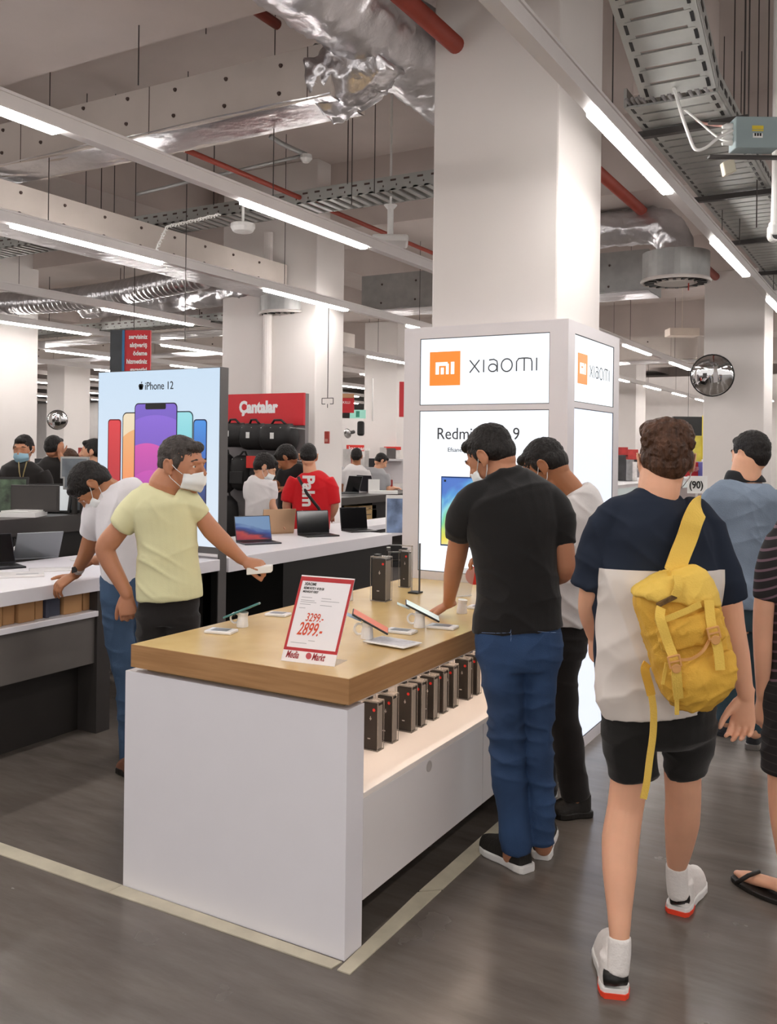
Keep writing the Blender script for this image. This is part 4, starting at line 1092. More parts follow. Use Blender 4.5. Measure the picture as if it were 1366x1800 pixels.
# ================================================================== hanging signs, mirrors
m_signr = mat('banner_red', 'c32a31', .5, var=.03)
pa, pb = atd(218, 625, 9.5), atd(265, 625, 9.5)
t = thing('hanging_banner', pa, 'red hanging banner with white lettering and a dark blue side above the lightbox', 'banner')
rb = (pb-pa).normalized()
MB().obox((pa+pb)/2+Vector((0,0,-.05)), rb*(pb-pa).length/2, rb.cross(Vector((0,0,1)))*.02, (0,0,.31)).build('banner_board', m_signr, t)
MB().obox(pa-rb*.07+Vector((0,0,-.05)), rb*.066, rb.cross(Vector((0,0,1)))*.03, (0,0,.31)).build('dark_side', mat('banner_dark', '3a3d40', .5, var=.2), t)
MB().obox(pa-rb*.0+Vector((0,0,-.05))-FW*.022, rb*.012, FW*.01, (0,0,.31)).build('blue_edge', mat('banner_blue', '2f6f9a', .5), t)
for k, w in enumerate(('servisiniz', 'alışveriş', 'ödeme', 'hizmetiniz', 'garantisi')):
    q = pb-rb*.03+Vector((0,0,.17-.085*k)); text_mb(w, .065, q-FW*.03, rb, (0,0,1), squeeze=.8, offset=.002, align='RIGHT').build('banner_lettering', m_white_plastic, t)
MB().tube([pa+rb*.1+Vector((0,0,.26)), pa+rb*.1+Vector((0,0,2.0))], .004, 5).build('hanging_wire', m_wire, t)
pa, pb = atd(597, 712, 13), atd(622, 712, 13)
t = thing('hanging_sign', pa, 'small red aisle sign with white lettering beyond the bag column', 'sign')
MB().obox((pa+pb)/2, R0*.105, FW*.02, (0,0,.11)).build('sign_board', m_signr, t)
MB().obox((pa+pb)/2+Vector((0,0,.13)), R0*.105, FW*.03, (0,0,.03)).build('sign_header', mat('sign_tan', 'b98a66', .5), t)
text_mb('AKILLI', .05, (pa+pb)/2-R0*.09-FW*.022+Vector((0,0,.02)), R0, (0,0,1)).build('lettering', m_white_plastic, t)
MB().obox(atd(707, 702, 11), R0*.035, FW*.02, (0,0,.21)).build('hanging_banner', m_signr, label='tall red banner just left of the kiosk', category='banner')
p = atd(629, 728, 15)
t = thing('exit_sign', p, 'small green and white exit sign hanging in the distance', 'sign')
MB().obox(p, R0*.13, FW*.02, (0,0,.07)).build('sign_box', glow('exit_green', '9fd8c4', .6), t)
MB().obox(p-FW*.022, R0*.03, FW*.002, (0,0,.05)).build('running_symbol', mat('exit_dark_green', '3f9a80', .5), t)
def convex_mirror(c, r, nrm, label):
    t = thing('convex_mirror', c, label, 'mirror')
    n = Vector(nrm).normalized(); c = Vector(c)
    u = n.cross(Vector((0,0,1))).normalized(); w = u.cross(n)
    rings = []
    for k in range(10):
        a = k/9*PI/2*.98; rings.append([c+n*(r*.28*math.sin(a))+(u*math.cos(b)+w*math.sin(b))*r*math.cos(a) for b in [2*PI*i/32 for i in range(32)]])
    MB().loft(rings).build('mirror_dome', mat('mirror_glass', 'd8d8d8', .03, metal=1, var=0), t, smooth=True)
    MB().tube([c+(u*math.cos(b)+w*math.sin(b))*r for b in [2*PI*i/32 for i in range(33)]], r*.045, 8).build('rim', m_black, t, smooth=True)
    MB().tube([c-n*.02, c-n*.16], .03, 8).build('bracket', m_dark, t)
p = atd(1252, 660, 11.75); convex_mirror(p, .262, (-ray(1252,660).x-.15,-ray(1252,660).y,-.12), 'round convex mirror on the right hand column')
p = atd(101, 738, 14.3); convex_mirror(p, .15, (-ray(101,738).x+.3,-ray(101,738).y,-.1), 'small round convex mirror on the far left column')
p = atd(611, 762, 15.5); convex_mirror(p, .08, (-.2,-1,-.2), 'tiny round mirror beyond the bag column')
p = aty(575, 769, 8.14)
t = thing('fire_alarm_point', p, 'small red call point on the column beside the bag display', 'alarm')
MB().obox(p, (.028,0,0), (0,.012,0), (0,0,.065)).build('housing', mat('alarm_red', 'b2483f', .5), t, bevel=.004)
MB().obox(p+Vector((0,-.013,-.03)), (.018,0,0), (0,.002,0), (0,0,.015)).build('plate', mat('alarm_pink', 'd79a90', .5), t)
p = aty(576, 700, 7.95)
mb = MB().tube([(p.x, 7.95, 3.14), (p.x, 7.95, p.z)], .005, 6)
z_ = p.z
for a, b in (((-.07,0),(.07,0)),((-.07,0),(-.07,-.06)),((.07,0),(.07,-.06)),((-.07,-.06),(-.03,-.06)),((.03,-.06),(.07,-.06)),((0,-.06),(0,-.1))): mb.tube([(p.x+a[0],7.95,z_+a[1]),(p.x+b[0],7.95,z_+b[1])], .004, 5)
mb.build('hanging_hook', m_wire, label='empty wire hook hanging in front of the bag column', category='hook')
p = atd(655, 740, 11.5); q = atd(655, 665, 11.5)
MB().tube([q, p], .012, 6).build('hanging_chain', m_white_plastic, label='white chain hanging in the gap between the bag column and kiosk', category='chain')

# ================================================================== right hand desk and back of shop
m_desk_white = mat('desk_white', 'd9d7d9', .5, var=.02)
a = atz(1087, 853, 1.15)
t = thing('cash_desk', (a.x-.4, 15, 0), 'long white cash desk beyond the curly haired man', 'desk')
MB().box(a.x-.8, a.x, 12.2, 19.5, 1.10, 1.15).build('worktop', m_desk_white, t)
MB().box(a.x-.75, a.x-.05, 12.2, 19.5, 0, .97).build('front_panel', mat('desk_mauve', 'a89a98', .6), t)
MB().box(a.x-.75, a.x-.04, 12.2, 19.5, .97, 1.1).build('light_band', glow('band_pale', 'dfe9e6', .35), t)
p = atd(1226, 852, 9.0)
t = thing('desk_sign', p, 'square white sign with black symbols on the cash desk front', 'sign')
MB().obox(p, R0*.095, FW*.01, (0,0,.085)).build('sign_board', m_white_plastic, t)
text_mb('(90)', .1, p-R0*.085-FW*.012+Vector((0,0,-.035)), R0, (0,0,1), squeeze=.85, offset=.003).build('symbols', m_black, t)
MB().tube([p+FW*.02, (p.x+FW.x*.02, p.y+FW.y*.02, 0)], .012, 8).build('stand', m_white_metal, t)
def block(px0, px1, py0, py1, d, depth_, name, mm, label, cat, bevel=.005):
    q0 = atd(px0, py0, d); q1 = atd(px1, py1, d); c = (q0+q1)/2
    w = (q1-q0).dot(R0); h = q0.z-q1.z
    mb = MB().obox(c+FW*depth_/2, R0*w/2, FW*depth_/2, (0,0,h/2))
    if q1.z > 1.85: e = c+FW*depth_/2; mb.box(e.x-.004, e.x+.004, e.y-.004, e.y+.004, e.z, 4.74)
    return mb.build(name, mm, bevel=bevel, label=label, category=cat)
block(1190, 1236, 812, 838, 13, .4, 'red_display_box', m_signr, 'red lettered box on the cash desk right of the curly head', 'box')
q = atd(1214, 828, 12.97); text_mb('SERVİS', .085, q, R0, (0,0,1), offset=.002).build('red_box_lettering', mat('pink_letters', 'e6b0ae', .5), label='pale lettering on the red box of the cash desk', category='lettering')
block(1236, 1247, 812, 838, 12.8, .3, 'blue_carton', mat('carton_blue', '5a63a8', .5), 'narrow blue carton next to the red box', 'box')
block(1246, 1262, 808, 836, 12.7, .3, 'white_carton', m_white_plastic, 'white carton with a red spot next to the blue one', 'box')
block(1248, 1254, 801, 808, 12.8, .1, 'yellow_pack', mat('pack_yellow', 'd8cf3a', .5), 'tiny yellow pack on top of the white carton', 'box')
block(1184, 1238, 732, 766, 20, .1, 'dark_screen_panel', m_black, 'black hanging panel above the curly head', 'panel')
block(1222, 1237, 766, 915, 19, .4, 'yellow_poster', mat('poster_yellow', 'c9bb55', .6, var=.3, scale=3), 'yellow poster column under the black panel', 'poster')
block(1237, 1240, 730, 915, 18.9, .1, 'yellow_post', mat('post_yellow', 'cdbb32', .5), 'thin yellow post beside the black panel', 'post')
block(1240, 1262, 812, 1000, 17, .6, 'grey_partition', mat('partition_grey', 'a9a3a0', .6), 'grey partition behind the white carton', 'partition') if False else None
block(1178, 1230, 576, 590, 13, .25, 'box_lamp', mat('cream_box', 'd6c8ba', .6), 'cream rectangular box hanging near the ceiling on the right', 'ceiling box')
for i, (x0_, x1_, y0_, y1_, d, c_, l_) in enumerate(((1088,1100,800,845,15,'3a3a3c','dark printer'),(1101,1112,808,845,15,'8d8d8e','grey printer'),(1112,1120,812,845,15,'d6d2d0','white printer'),(1104,1122,790,808,17,'b23a36','red carton'),(1088,1104,786,800,17,'a32e2c','dark red carton'))):
    block(x0_, x1_, y0_, y1_, d, .35, 'shelf_product', mat('product_'+c_, c_, .5, var=.3, scale=8), l_+' on the shelf right behind the kiosk edge', 'product')
# wall of the back room far right and shelving in the distance
MB().box(-16, 8, 29.5, 29.7, 0, 4.0).build('wall_back_partition', m_wall, kind='structure')
MB().box(-38, -20, 24, 24.2, 0, 3.2).build('wall_far_partition', m_wall, kind='structure')
block(655, 700, 700, 915, 19, .3, 'white_partition', m_wall, 'pale partition wall seen left of the kiosk', 'partition')
block(596, 640, 735, 910, 20, .2, 'white_backdrop', glow('backdrop_white', 'e4dedb', .35), 'bright white backdrop beyond the bag column', 'backdrop') if False else block(596, 640, 735, 910, 20, .2, 'white_backdrop', m_wall, 'bright white backdrop beyond the bag column', 'backdrop')
block(628, 640, 740, 766, 14.5, .2, 'black_disc_sign', m_black, 'black rounded board at the edge of the far column', 'sign', .03)
block(609, 640, 782, 793, 17, .1, 'red_sign', mat('lit_red_sign', 'd8342c', .4), 'red aisle sign above the first far shopper', 'sign')
block(675, 705, 785, 791, 17, .1, 'red_sign', mat('lit_red_sign', 'd8342c', .4), 'thin red aisle sign above the second far shopper', 'sign')
text_mb('kampanya', .1, atd(613, 791, 16.97), R0, (0,0,1), offset=.002).build('sign_lettering', m_white_plastic, label='white lettering on the aisle sign above the first far shopper', category='lettering')
rnd = random.Random(3)
cols = ['33302f','8d8a88','c7c2bf','5b5654','a43a34','e0dcd8','2a2a2c']
def gondola(px0, px1, d, label, z=1.3, red=False):
    q0 = atd(px0, 800, d); q1 = atd(px1, 800, d); c = (q0+q1)/2; w = (q1-q0).dot(R0)
    t = thing('shop_shelf', (c.x, c.y, 0), label, 'shelving', 'distant shop shelving')
    mb = MB()
    for zz in (.1, .5, .9, z): mb.obox((c.x, c.y, zz), R0*w/2, FW*.22, (0,0,.015))
    mb.obox((c.x+FW.x*.2, c.y+FW.y*.2, z/2), R0*w/2, FW*.01, (0,0,z/2))
    mb.build('shelf_frame', m_desk_white, t)
    for zz in (.13, .53, .93, z+.02):
        mb = MB(); mats = [mat('product_'+cc, cc, .5, var=.2) for cc in cols]; x = -w/2+.05
        while x < w/2-.1:
            ww = rnd.uniform(.06,.22); hh = rnd.uniform(.12,.3); mb.cur = rnd.randrange(len(cols))
            mb.obox(Vector((c.x,c.y,zz+hh/2))+R0*(x+ww/2), R0*ww*.48, FW*.12, (0,0,hh/2)); x += ww
        mb.build('products', mats, t, kind='stuff')
gondola(60, 118, 12, 'shelving with mixed goods between the two left columns')
gondola(136, 180, 15, 'shelving far behind the two dark shirted men')
gondola(598, 660, 15.6, 'shelving behind the two far shoppers')
gondola(662, 712, 15.2, 'shelving with appliances just left of the kiosk', 1.45)
gondola(1085, 1150, 18, 'shelving just right of the kiosk in the distance', 1.3)
gondola(1150, 1260, 22, 'shelving behind the cash desk', 1.5)
gondola(-60, 60, 13, 'low shelving behind the masked clerk', 1.1)
# ================================================================== people
def skin(name, col): return mat('skin_'+name, col, .5, var=.05, scale=9, sss=.12, bump=.04, bscale=160)
def cloth(name, col, rough=.85, bump=.12, bscale=260, var=.05): return mat('cloth_'+name, col, rough, var=var, scale=4, bump=bump, bscale=bscale, sheen=.15, spec=.25)
def hair_mat(name, col):
    return mat('hair_'+name, col, .5, var=.45, scale=40, bump=.9, bscale=70, stretch=(1.6,1.6,.5), spec=.35)
m_mask = mat('face_mask_white', 'eceff0', .7, var=.02, bump=.05)
m_maskblue = mat('face_mask_blue', '8fb3c4', .7, var=.02)
S_LIGHT = skin('light', 'dba585'); S_MID = skin('mid', 'bb8263'); S_TAN = skin('tan', 'a8714f'); S_PINK = skin('rosy', 'e3ac8d')
H_BLACK = hair_mat('black', '1b1715'); H_BROWN = hair_mat('brown', '4c3223'); H_GREY = hair_mat('greying', '3f3935')
Z = Vector((0,0,1))

def fuse(mb, name, material, parent, voxel=.005, smooth=4, fold=None, shade=True, **tags):
    """overlapping closed shapes become one continuous surface; optional folds pushed along the normal"""
    me = mb.mesh('tmp'); ob = bpy.data.objects.new('tmp', me); C.objects.link(ob)
    rm = ob.modifiers.new('r', 'REMESH'); rm.mode = 'VOXEL'; rm.voxel_size = voxel; rm.adaptivity = 0
    sm = ob.modifiers.new('s', 'SMOOTH'); sm.factor = .5; sm.iterations = smooth
    dg = bpy.context.evaluated_depsgraph_get(); dg.update()
    me2 = bpy.data.meshes.new_from_object(ob.evaluated_get(dg))
    bpy.data.objects.remove(ob); bpy.data.meshes.remove(me)
    if fold:
        n = len(me2.vertices); co = np.empty(n*3, np.float32); me2.vertices.foreach_get('co', co); co = co.reshape(-1, 3)
        nr = np.empty(n*3, np.float32); me2.vertex_normals.foreach_get('vector', nr); nr = nr.reshape(-1, 3)
        d = fold(co)
        co = co + nr*d[:, None]
        me2.vertices.foreach_set('co', co.astype(np.float32).ravel())
    if shade: me2.polygons.foreach_set('use_smooth', [True]*len(me2.polygons))
    me2.name = name; me2.materials.clear(); me2.materials.append(material); me2.update()
    return link(name, me2, parent, **tags)

def vnoise(p):
    """smooth value noise on an (n,3) array, 0..1"""
    i = np.floor(p); f = p-i; f = f*f*(3-2*f); out = 0
    for dx in (0, 1):
        for dy in (0, 1):
            for dz in (0, 1):
                h = np.sin((i[:,0]+dx)*127.1+(i[:,1]+dy)*311.7+(i[:,2]+dz)*74.7)*43758.5453
                h = h-np.floor(h)
                w = (f[:,0] if dx else 1-f[:,0])*(f[:,1] if dy else 1-f[:,1])*(f[:,2] if dz else 1-f[:,2])
                out = out+h*w
    return out
def waves(co, seeds):
    """cloth folds: stretched ridged noise. seeds = (direction across the fold, wavelength, amplitude, stretch)"""
    co = co.astype(np.float64); out = np.zeros(len(co))
    warp = np.stack([vnoise(co*5+k*7.3) for k in range(3)], 1)-.5
    for i, (dr, wl, amp, asp) in enumerate(seeds):
        dr = np.array(dr, float); dr /= np.linalg.norm(dr)
        s1 = np.cross(dr, [.31, .22, .93]); s1 /= np.linalg.norm(s1); s2 = np.cross(dr, s1)
        w = co+warp*.05
        q = np.stack([w@dr/wl, w@s1/(wl*asp), w@s2/(wl*asp)], 1)+i*13.7
        r = 1-np.abs(vnoise(q)*2-1)
        m = np.clip(vnoise(co*4.5+i*3.1)*2.4-.6, 0, 1)
        out += amp*(r**3-.3)*m
    return out
def shirt_fold(a=.006): return lambda co: waves(co, [((.5,.3,1),.07,a*1.3,3.2),((-.6,.2,1),.10,a*1.3,3),((.9,.6,.35),.11,a,3.5)])
def trouser_fold(a=.006): return lambda co: waves(co, [((.25,.1,1),.055,a*1.3,2.6),((-.4,.2,1),.08,a*1.3,2.6),((1,.3,.1),.09,a*.6,4)])

class Person:
    def __init__(s, d, x, label, voxel=.005, y=None):
        s.d = d; s.vox = voxel
        g = atd(x, 800, d)
        s.t = thing('person', (g.x, g.y, 0), label, 'person')
        s.body = MB()
    def P(s, x, y, dd=0): return atd(x, y, s.d+dd)
    def path(s, mb, pts, flat=1, n=20, dome=True):
        P, R_, Fl = [], [], []
        for q in pts:
            dd = q[3] if len(q) > 3 else 0
            P.append(s.P(q[0], q[1], dd)); R_.append(q[2]*(s.d+dd)/F); Fl.append(q[4] if len(q) > 4 else flat)
        # resample smoothly
        out, ro, fo = [], [], []
        for i in range(len(P)-1):
            a, b, c, d_ = P[max(i-1,0)], P[i], P[i+1], P[min(i+2,len(P)-1)]
            for k in range(4):
                u = k/4
                out.append(.5*((2*b)+(c-a)*u+(2*a-5*b+4*c-d_)*u*u+(3*b-a-3*c+d_)*u**3))
                u2 = u*u*(3-2*u) if len(P) < 3 else u
                ro.append(R_[i]+(R_[i+1]-R_[i])*u2); fo.append(Fl[i]+(Fl[i+1]-Fl[i])*u2)
        out.append(P[-1]); ro.append(R_[-1]); fo.append(Fl[-1])
        mb.tube(out, ro, n, fo, up=FW, dome=dome)
        return out
    def limb(s, pts, flat=1): return s.path(s.body, pts, flat)
    def under(s, pts, flat=1): return s.path(s.body, [(q[0], q[1], q[2]*.80)+tuple(q[3:]) for q in pts], flat)
    def frame(s, az, pitch=0, roll=0):
        az, pitch, roll = math.radians(az), math.radians(pitch), math.radians(roll)
        fh = FW*math.cos(az)+R0*math.sin(az)
        f = fh*math.cos(pitch)-Z*math.sin(pitch); u = Z*math.cos(pitch)+fh*math.sin(pitch)
        r = f.cross(u); r2 = r*math.cos(roll)+u*math.sin(roll); u2 = u*math.cos(roll)-r*math.sin(roll)
        return Matrix((r2, f, u2)).transposed()
    def head(s, x, y, dd, az, pitch=0, roll=0, k=1.0, hair='short', hm=None, eyes=True, mask=None, glasses=False, beard=False):
        c = s.P(x, y, dd); R_ = s.frame(az, pitch, roll); s.hc, s.hR, s.hk = c, R_, k
        def L(q): return c+R_@(Vector(q)*k)
        b = s.body
        def E(q, r, rot=None, n=16): b.ball(L(q), Vector(r)*k, n, R_ if rot is None else R_@rot)
        E((0,-.012,.032), (.074,.096,.084)); E((0,.02,.0), (.067,.074,.09))
        E((0,.036,-.038), (.058,.056,.062)); E((0,.028,-.072), (.05,.052,.038)); E((0,.066,-.098), (.021,.018,.016))
        E((0,-.045,-.03), (.055,.05,.06))
        E((0,.083,.028), (.05,.016,.012)); E((.034,.072,-.022), (.02,.018,.018)); E((-.034,.072,-.022), (.02,.018,.018))
        b.tube([L((0,.09,.02)), L((0,.1,0)), L((0,.113,-.022)), L((0,.108,-.032))], [.007*k,.009*k,.0125*k,.010*k], 10, dome=True)
        for sx in (-1, 1): E((sx*.012,.098,-.03), (.008,.011,.008))
        E((0,.089,-.055), (.023,.010,.0055)); E((0,.087,-.066), (.020,.010,.006))
        for sx in (-1, 1):
            rt_ = Matrix.Rotation(sx*.28, 3, 'Z') @ Matrix.Rotation(-.15, 3, 'X')
            E((sx*.082,-.010,-.004), (.008,.019,.032), rt_)
            pts = [L((sx*(.088+.005*math.sin(a)), -.016+.018*math.cos(a), .0+.029*math.sin(a))) for a in [math.radians(-60+i*24) for i in range(13)]]
            b.tube(pts, .0045*k, 8, dome=True)
            E((sx*.080,-.002,-.03), (.007,.010,.010))
        if eyes:
            for sx in (-1, 1):
                e = MB(); e.ball(L((sx*.031,.073,.006)), .0125*k, 14, R_); o = e.build('eye', mat('eye_white', 'e8e2dc', .2, var=0), s.t, smooth=True)
                e = MB(); e.ball(L((sx*.031,.0815,.006)), Vector((.0062,.0045,.0062))*k, 12, R_); e.build('iris', mat('iris_brown', '2a1a12', .15, var=0), o, smooth=True)
                e = MB(); e.tube([L((sx*.012,.089,.030)), L((sx*.032,.0895,.036)), L((sx*.052,.078,.029))], [.003*k,.0045*k,.0025*k], 8, dome=True)
                e.build('eyebrow', hm or H_BLACK, s.t, smooth=True)
                b.tube([L((sx*.015,.081,.013)), L((sx*.031,.087,.018)), L((sx*.048,.075,.012))], .0042*k, 6, dome=True)
                b.tube([L((sx*.016,.081,.0)), L((sx*.031,.086,-.004)), L((sx*.047,.075,.0))], .0035*k, 6, dome=True)
        h = MB()
        def HE(q, r, rot=None): h.ball(L(q), Vector(r)*k, 18, R_ if rot is None else R_@rot)
        if hair in ('short', 'thick', 'curly', 'buzz', 'tall'):
            g = {'short': .006, 'thick': .013, 'curly': .012, 'buzz': .002, 'tall': .010}[hair]
            HE((0,-.020,.040), (.0755+g*(.25 if hair != 'thick' else .7),.093+g,.082+g)); HE((0,-.052,.0), (.064+g*.6,.056+g,.066))
            if hair in ('tall', 'curly'):
                HE((0,.018,.098), (.070,.072,.044)); HE((0,-.03,.098), (.078,.074,.048))
                for sx in (-1, 1): HE((sx*.045,-.01,.102), (.038,.06,.034)); HE((sx*.05,-.055,.075), (.034,.036,.04))
            if hair in ('short', 'thick'): HE((0,.052,.084), (.05,.036,.026))
            for sx in (-1, 1): HE((sx*.066,.012,.02), (.011+g*.4,.016,.034))
            if hair == 'thick': HE((0,-.06,-.035), (.058,.04,.04))
            for sx in (-1, 1): HE((sx*.055,-.045,.01), (.022+g*.5,.04,.04))
        if hair:
            amp = {'curly': .009, 'tall': .010, 'thick': .006, 'short': .005, 'buzz': .002}[hair]
            def hf(co):
                q = (co-np.array(c))@np.array(R_)/k
                fr = np.array([150., 70., 150.]) if hair in ('short', 'thick') else np.array([75., 75., 75.])
                w = q+.012*np.stack([vnoise(q*40+j*5) for j in range(3)], 1)
                a = (1-np.abs(vnoise(w*fr)*2-1))-.5+.5*(vnoise(w*fr*.45+9)-.5)
                return amp*a*np.clip((q[:,2]+.045)*11, .12, 1)*k
            s.hair = fuse(h, 'hair', hm or H_BLACK, s.t, max(.0035, s.vox*.8), 2, hf)
        if beard:
            m_ = MB(); m_.ball(L((0,.034,-.078)), Vector((.053,.056,.036))*k, 16, R_)
            fuse(m_, 'beard', hm or H_BLACK, s.t, .004, 2)
        if mask:
            g = MB(); rows = []
            for v in range(9):
                vv = -1+v/4; row = []
                for u in range(17):
                    a = (-1+u/8)*1.32; wd = 1-.10*abs(vv)
                    x_ = .070*wd*math.sin(a); y_ = .030+.084*math.cos(a)*(1-.05*vv*vv)+.006*math.exp(-(a*3)**2)*(1 if vv > -.4 else .3)
                    z_ = -.058+.047*vv*(1-.35*abs(math.sin(a)))+(.003*math.sin(vv*9) if abs(vv) < .9 else 0)
                    row.append(L((x_, y_-.012*max(0,-vv), z_)))
                rows.append(row)
            n_ = len(rows[0])
            inner = [[p-(p-c).normalized()*.003 for p in r] for r in rows]
            g.v = [tuple(p) for r in rows for p in r]+[tuple(p) for r in inner for p in r]; o_ = len(rows)*n_
            for i in range(len(rows)-1):
                for j in range(n_-1):
                    q = (i*n_+j, i*n_+j+1, (i+1)*n_+j+1, (i+1)*n_+j); g.f.append(q); g.f.append(tuple(a+o_ for a in q)[::-1])
            for j in range(n_-1):
                g.f.append((j, j+o_, j+1+o_, j+1)); i = (len(rows)-1)*n_; g.f.append((i+j, i+j+1, i+j+1+o_, i+j+o_))
            for i in range(len(rows)-1):
                a = i*n_; g.f.append((a, a+n_, a+n_+o_, a+o_)); a += n_-1; g.f.append((a, a+o_, a+n_+o_, a+n_))
            g.m = [0]*len(g.f)
            mo = g.build('face_mask', mask, s.t, smooth=True)
            for sx in (-1, 1):
                e = MB()
                e.tube([L((sx*.066,.048,-.028)), L((sx*.078,.02,-.008)), L((sx*.086,-.006,.018)), L((sx*.088,-.028,.012)), L((sx*.084,-.03,-.012)), L((sx*.078,.0,-.05)), L((sx*.062,.045,-.085))], .0016*k, 6)
                e.build('ear_loop', m_mask, mo, smooth=True)
    def hand(s, w, dirv, back, side=1, k=1.0, curl=(25,35,25), spread=.05, thumb=(.75,.6,-.3), thumb_curl=25):
        """w wrist point, dirv towards the knuckles, back = direction the back of the hand faces, side = +1 thumb on the (dir x back) side"""
        b = s.body; y = Vector(dirv).normalized(); z = Vector(back); z = (z-y*z.dot(y)).normalized(); x = y.cross(z)*side
        w = Vector(w)
        def L(q): return w+(x*q[0]+y*q[1]+z*q[2])*k
        rings = []
        for yy, wd, th, xo in ((-.03,.024,.018,0),(-.005,.025,.017,0),(.02,.031,.0165,.002),(.05,.038,.0155,.003),(.078,.041,.0135,.001),(.094,.038,.011,0)):
            rings.append([L((xo+wd*math.cos(a), yy, th*math.sin(a)*(1.0 if math.sin(a) > 0 else 1.1))) for a in [2*PI*i/16 for i in range(16)]])
        b.loft(rings)
        for i, (bx, ln) in enumerate(((.031,.072),(.0105,.080),(-.0105,.074),(-.030,.058))):
            p = Vector((bx, .086-.004*abs(i-1.2), 0)); ang = 0; pts = [Vector((bx*.9, .06, 0)), p.copy()]; rr = [.010,.0098]
            for j, fr in enumerate((.45,.32,.27)):
                ang += math.radians(curl[j]*(1+.08*i))
                dv = Vector((spread*(1.5-i), math.cos(ang), -math.sin(ang)))
                p = p+dv.normalized()*ln*fr; pts.append(p.copy()); rr.append((.0092,.0084,.0072)[j])
            b.tube([L(q) for q in pts], [r*k for r in rr], 10, dome=True)
        p = Vector((.022,.022,-.006)); d = Vector(thumb).normalized(); pts = [p.copy()]; rr = [.016]
        for j, ln in enumerate((.042,.034,.026)):
            p = p+d*ln; pts.append(p.copy()); rr.append((.0125,.0105,.0085)[j])
            d = (d+Vector((-.35,.25,-.15))*math.sin(math.radians(thumb_curl))).normalized()
        b.tube([L(q) for q in pts], [r*k for r in rr], 10, dome=True)
    def shoe(s, heel, toe, w=.095, h=.075, upper=m_black, sole=m_white_plastic, accent=None, lift=0, collar=.09, barefoot=False):
        """heel and toe are ground points"""
        heel, toe = Vector(heel), Vector(toe); ax = toe-heel; L_ = ax.length; y = ax.normalized(); x = y.cross(Z).normalized(); z = x.cross(y)
        prof = [(0,.27,.055),(.04,.36,.07),(.15,.41,.09),(.3,.38,.095),(.45,.40,.085),(.6,.47,.068),(.75,.50,.055),(.88,.42,.046),(.96,.27,.038),(1.0,.1,.03)]
        so = MB(); r1 = []
        outline = []
        for u, wd, hh in prof: outline.append((u, wd*w*1.08))
        pts = [(u*L_*1.03-.012, ww) for u, ww in outline]
        ring = [(-ww, u) for u, ww in pts]+[(ww, u) for u, ww in reversed(pts)]
        def lay(zz, sc): return [heel+x*(a*sc)+y*(b if sc == 1 else b)+z*zz for a, b in ring]
        so.loft([lay(0, .92), lay(.006, 1), lay(.024, 1), lay(.03, .95)])
        so_name = 'sole'
        up = MB(); rings = []
        for u, wd, hh in prof:
            c = heel+y*(u*L_)+z*.018; hz = hh*(h/.075); ww = wd*w
            rings.append([c+x*(ww*math.cos(a))+z*max(0, hz*math.sin(a)*(1 if u > .35 else 1)) for a in [2*PI*i/18 for i in range(18)]])
        up.loft(rings)
        if collar: up.tube([heel+y*L_*.2+z*.03, heel+y*L_*.19+z*(collar)], [w*.42, w*.40], 18)
        sh = fuse(up, 'shoe', upper, s.t, max(.004, s.vox), 3)
        o = so.build(so_name, sole, sh, bevel=.003)
        if accent:
            rg = [(q, b) for q, b in ring if b < .09]; a_ = MB(); a_.loft([[heel+x*(q*sc)+y*(b-.004)+z*zz for q, b in rg] for zz, sc in ((-.001,.97),(.004,1.03),(.016,1.03))]); a_.build('sole_accent', accent, o)
        return sh
    def finish(s, sm, smooth=4, **k):
        return fuse(s.body, 'body', sm, s.t, s.vox, smooth, None)
    def garment(s, name, parts, material, fold=None, voxel=None, smooth=9, extra=None, label=None):
        mb = MB()
        for q in parts:
            flat = q.get('flat', 1); s.path(mb, q['p'], flat, 28, dome=q.get('dome', False))
        if extra: extra(mb)
        o = fuse(mb, name, material, s.t, voxel or max(.006, s.vox), smooth, fold)
        if label: o['label'] = label
        return o
def gpt(x, y): return atz(x, y, 0)
# ------------------------------------------------------------------ man in black tee and jeans leaning on the counter
p = Person(3.6, 905, 'person seen from behind in a black t-shirt and blue jeans leaning on the wooden counter', .0042)
p.head(862, 803, .05, -52, 32, 6, hair='short', hm=H_BLACK, mask=m_mask, k=1.0)
p.limb([(895,856,27,0,.95),(884,830,27,.02),(872,808,26,.04)])
p.under([(906,1120,74),(906,1040,68),(903,950,68),(900,890,70),(893,856,50)], flat=.55)
p.limb([(832,880,18),(812,930,19,.06),(803,975,18.5,.13),(796,1012,16,.24),(791,1045,11.5,.36),(789,1060,10,.42)])
w = p.P(789,1062,.43)
p.hand(w, -R0*.75+FW*.25-Z*.42, Z+R0*.25, side=-1, curl=(12,22,16), thumb=(.55,.8,-.25))
p.limb([(965,882,18),(984,930,19.5),(992,975,19),(992,1005,17.5,.02),(965,1012,15,.12),(925,985,12,.24)])
p.hand(p.P(925,985,.25), -R0+Z*.3+FW*.3, FW*-.5+Z*.4, side=1, curl=(40,45,30))
p.under([(880,1130,36),(884,1200,33),(891,1290,28),(899,1400,24),(906,1478,20)]); p.under([(948,1130,34),(948,1200,28),(947,1290,23),(952,1400,21),(953,1475,18)])
p.limb([(906,1478,19),(900,1506,17,.02)]); p.limb([(953,1470,17),(955,1488,16,.04)])
p.finish(S_MID)
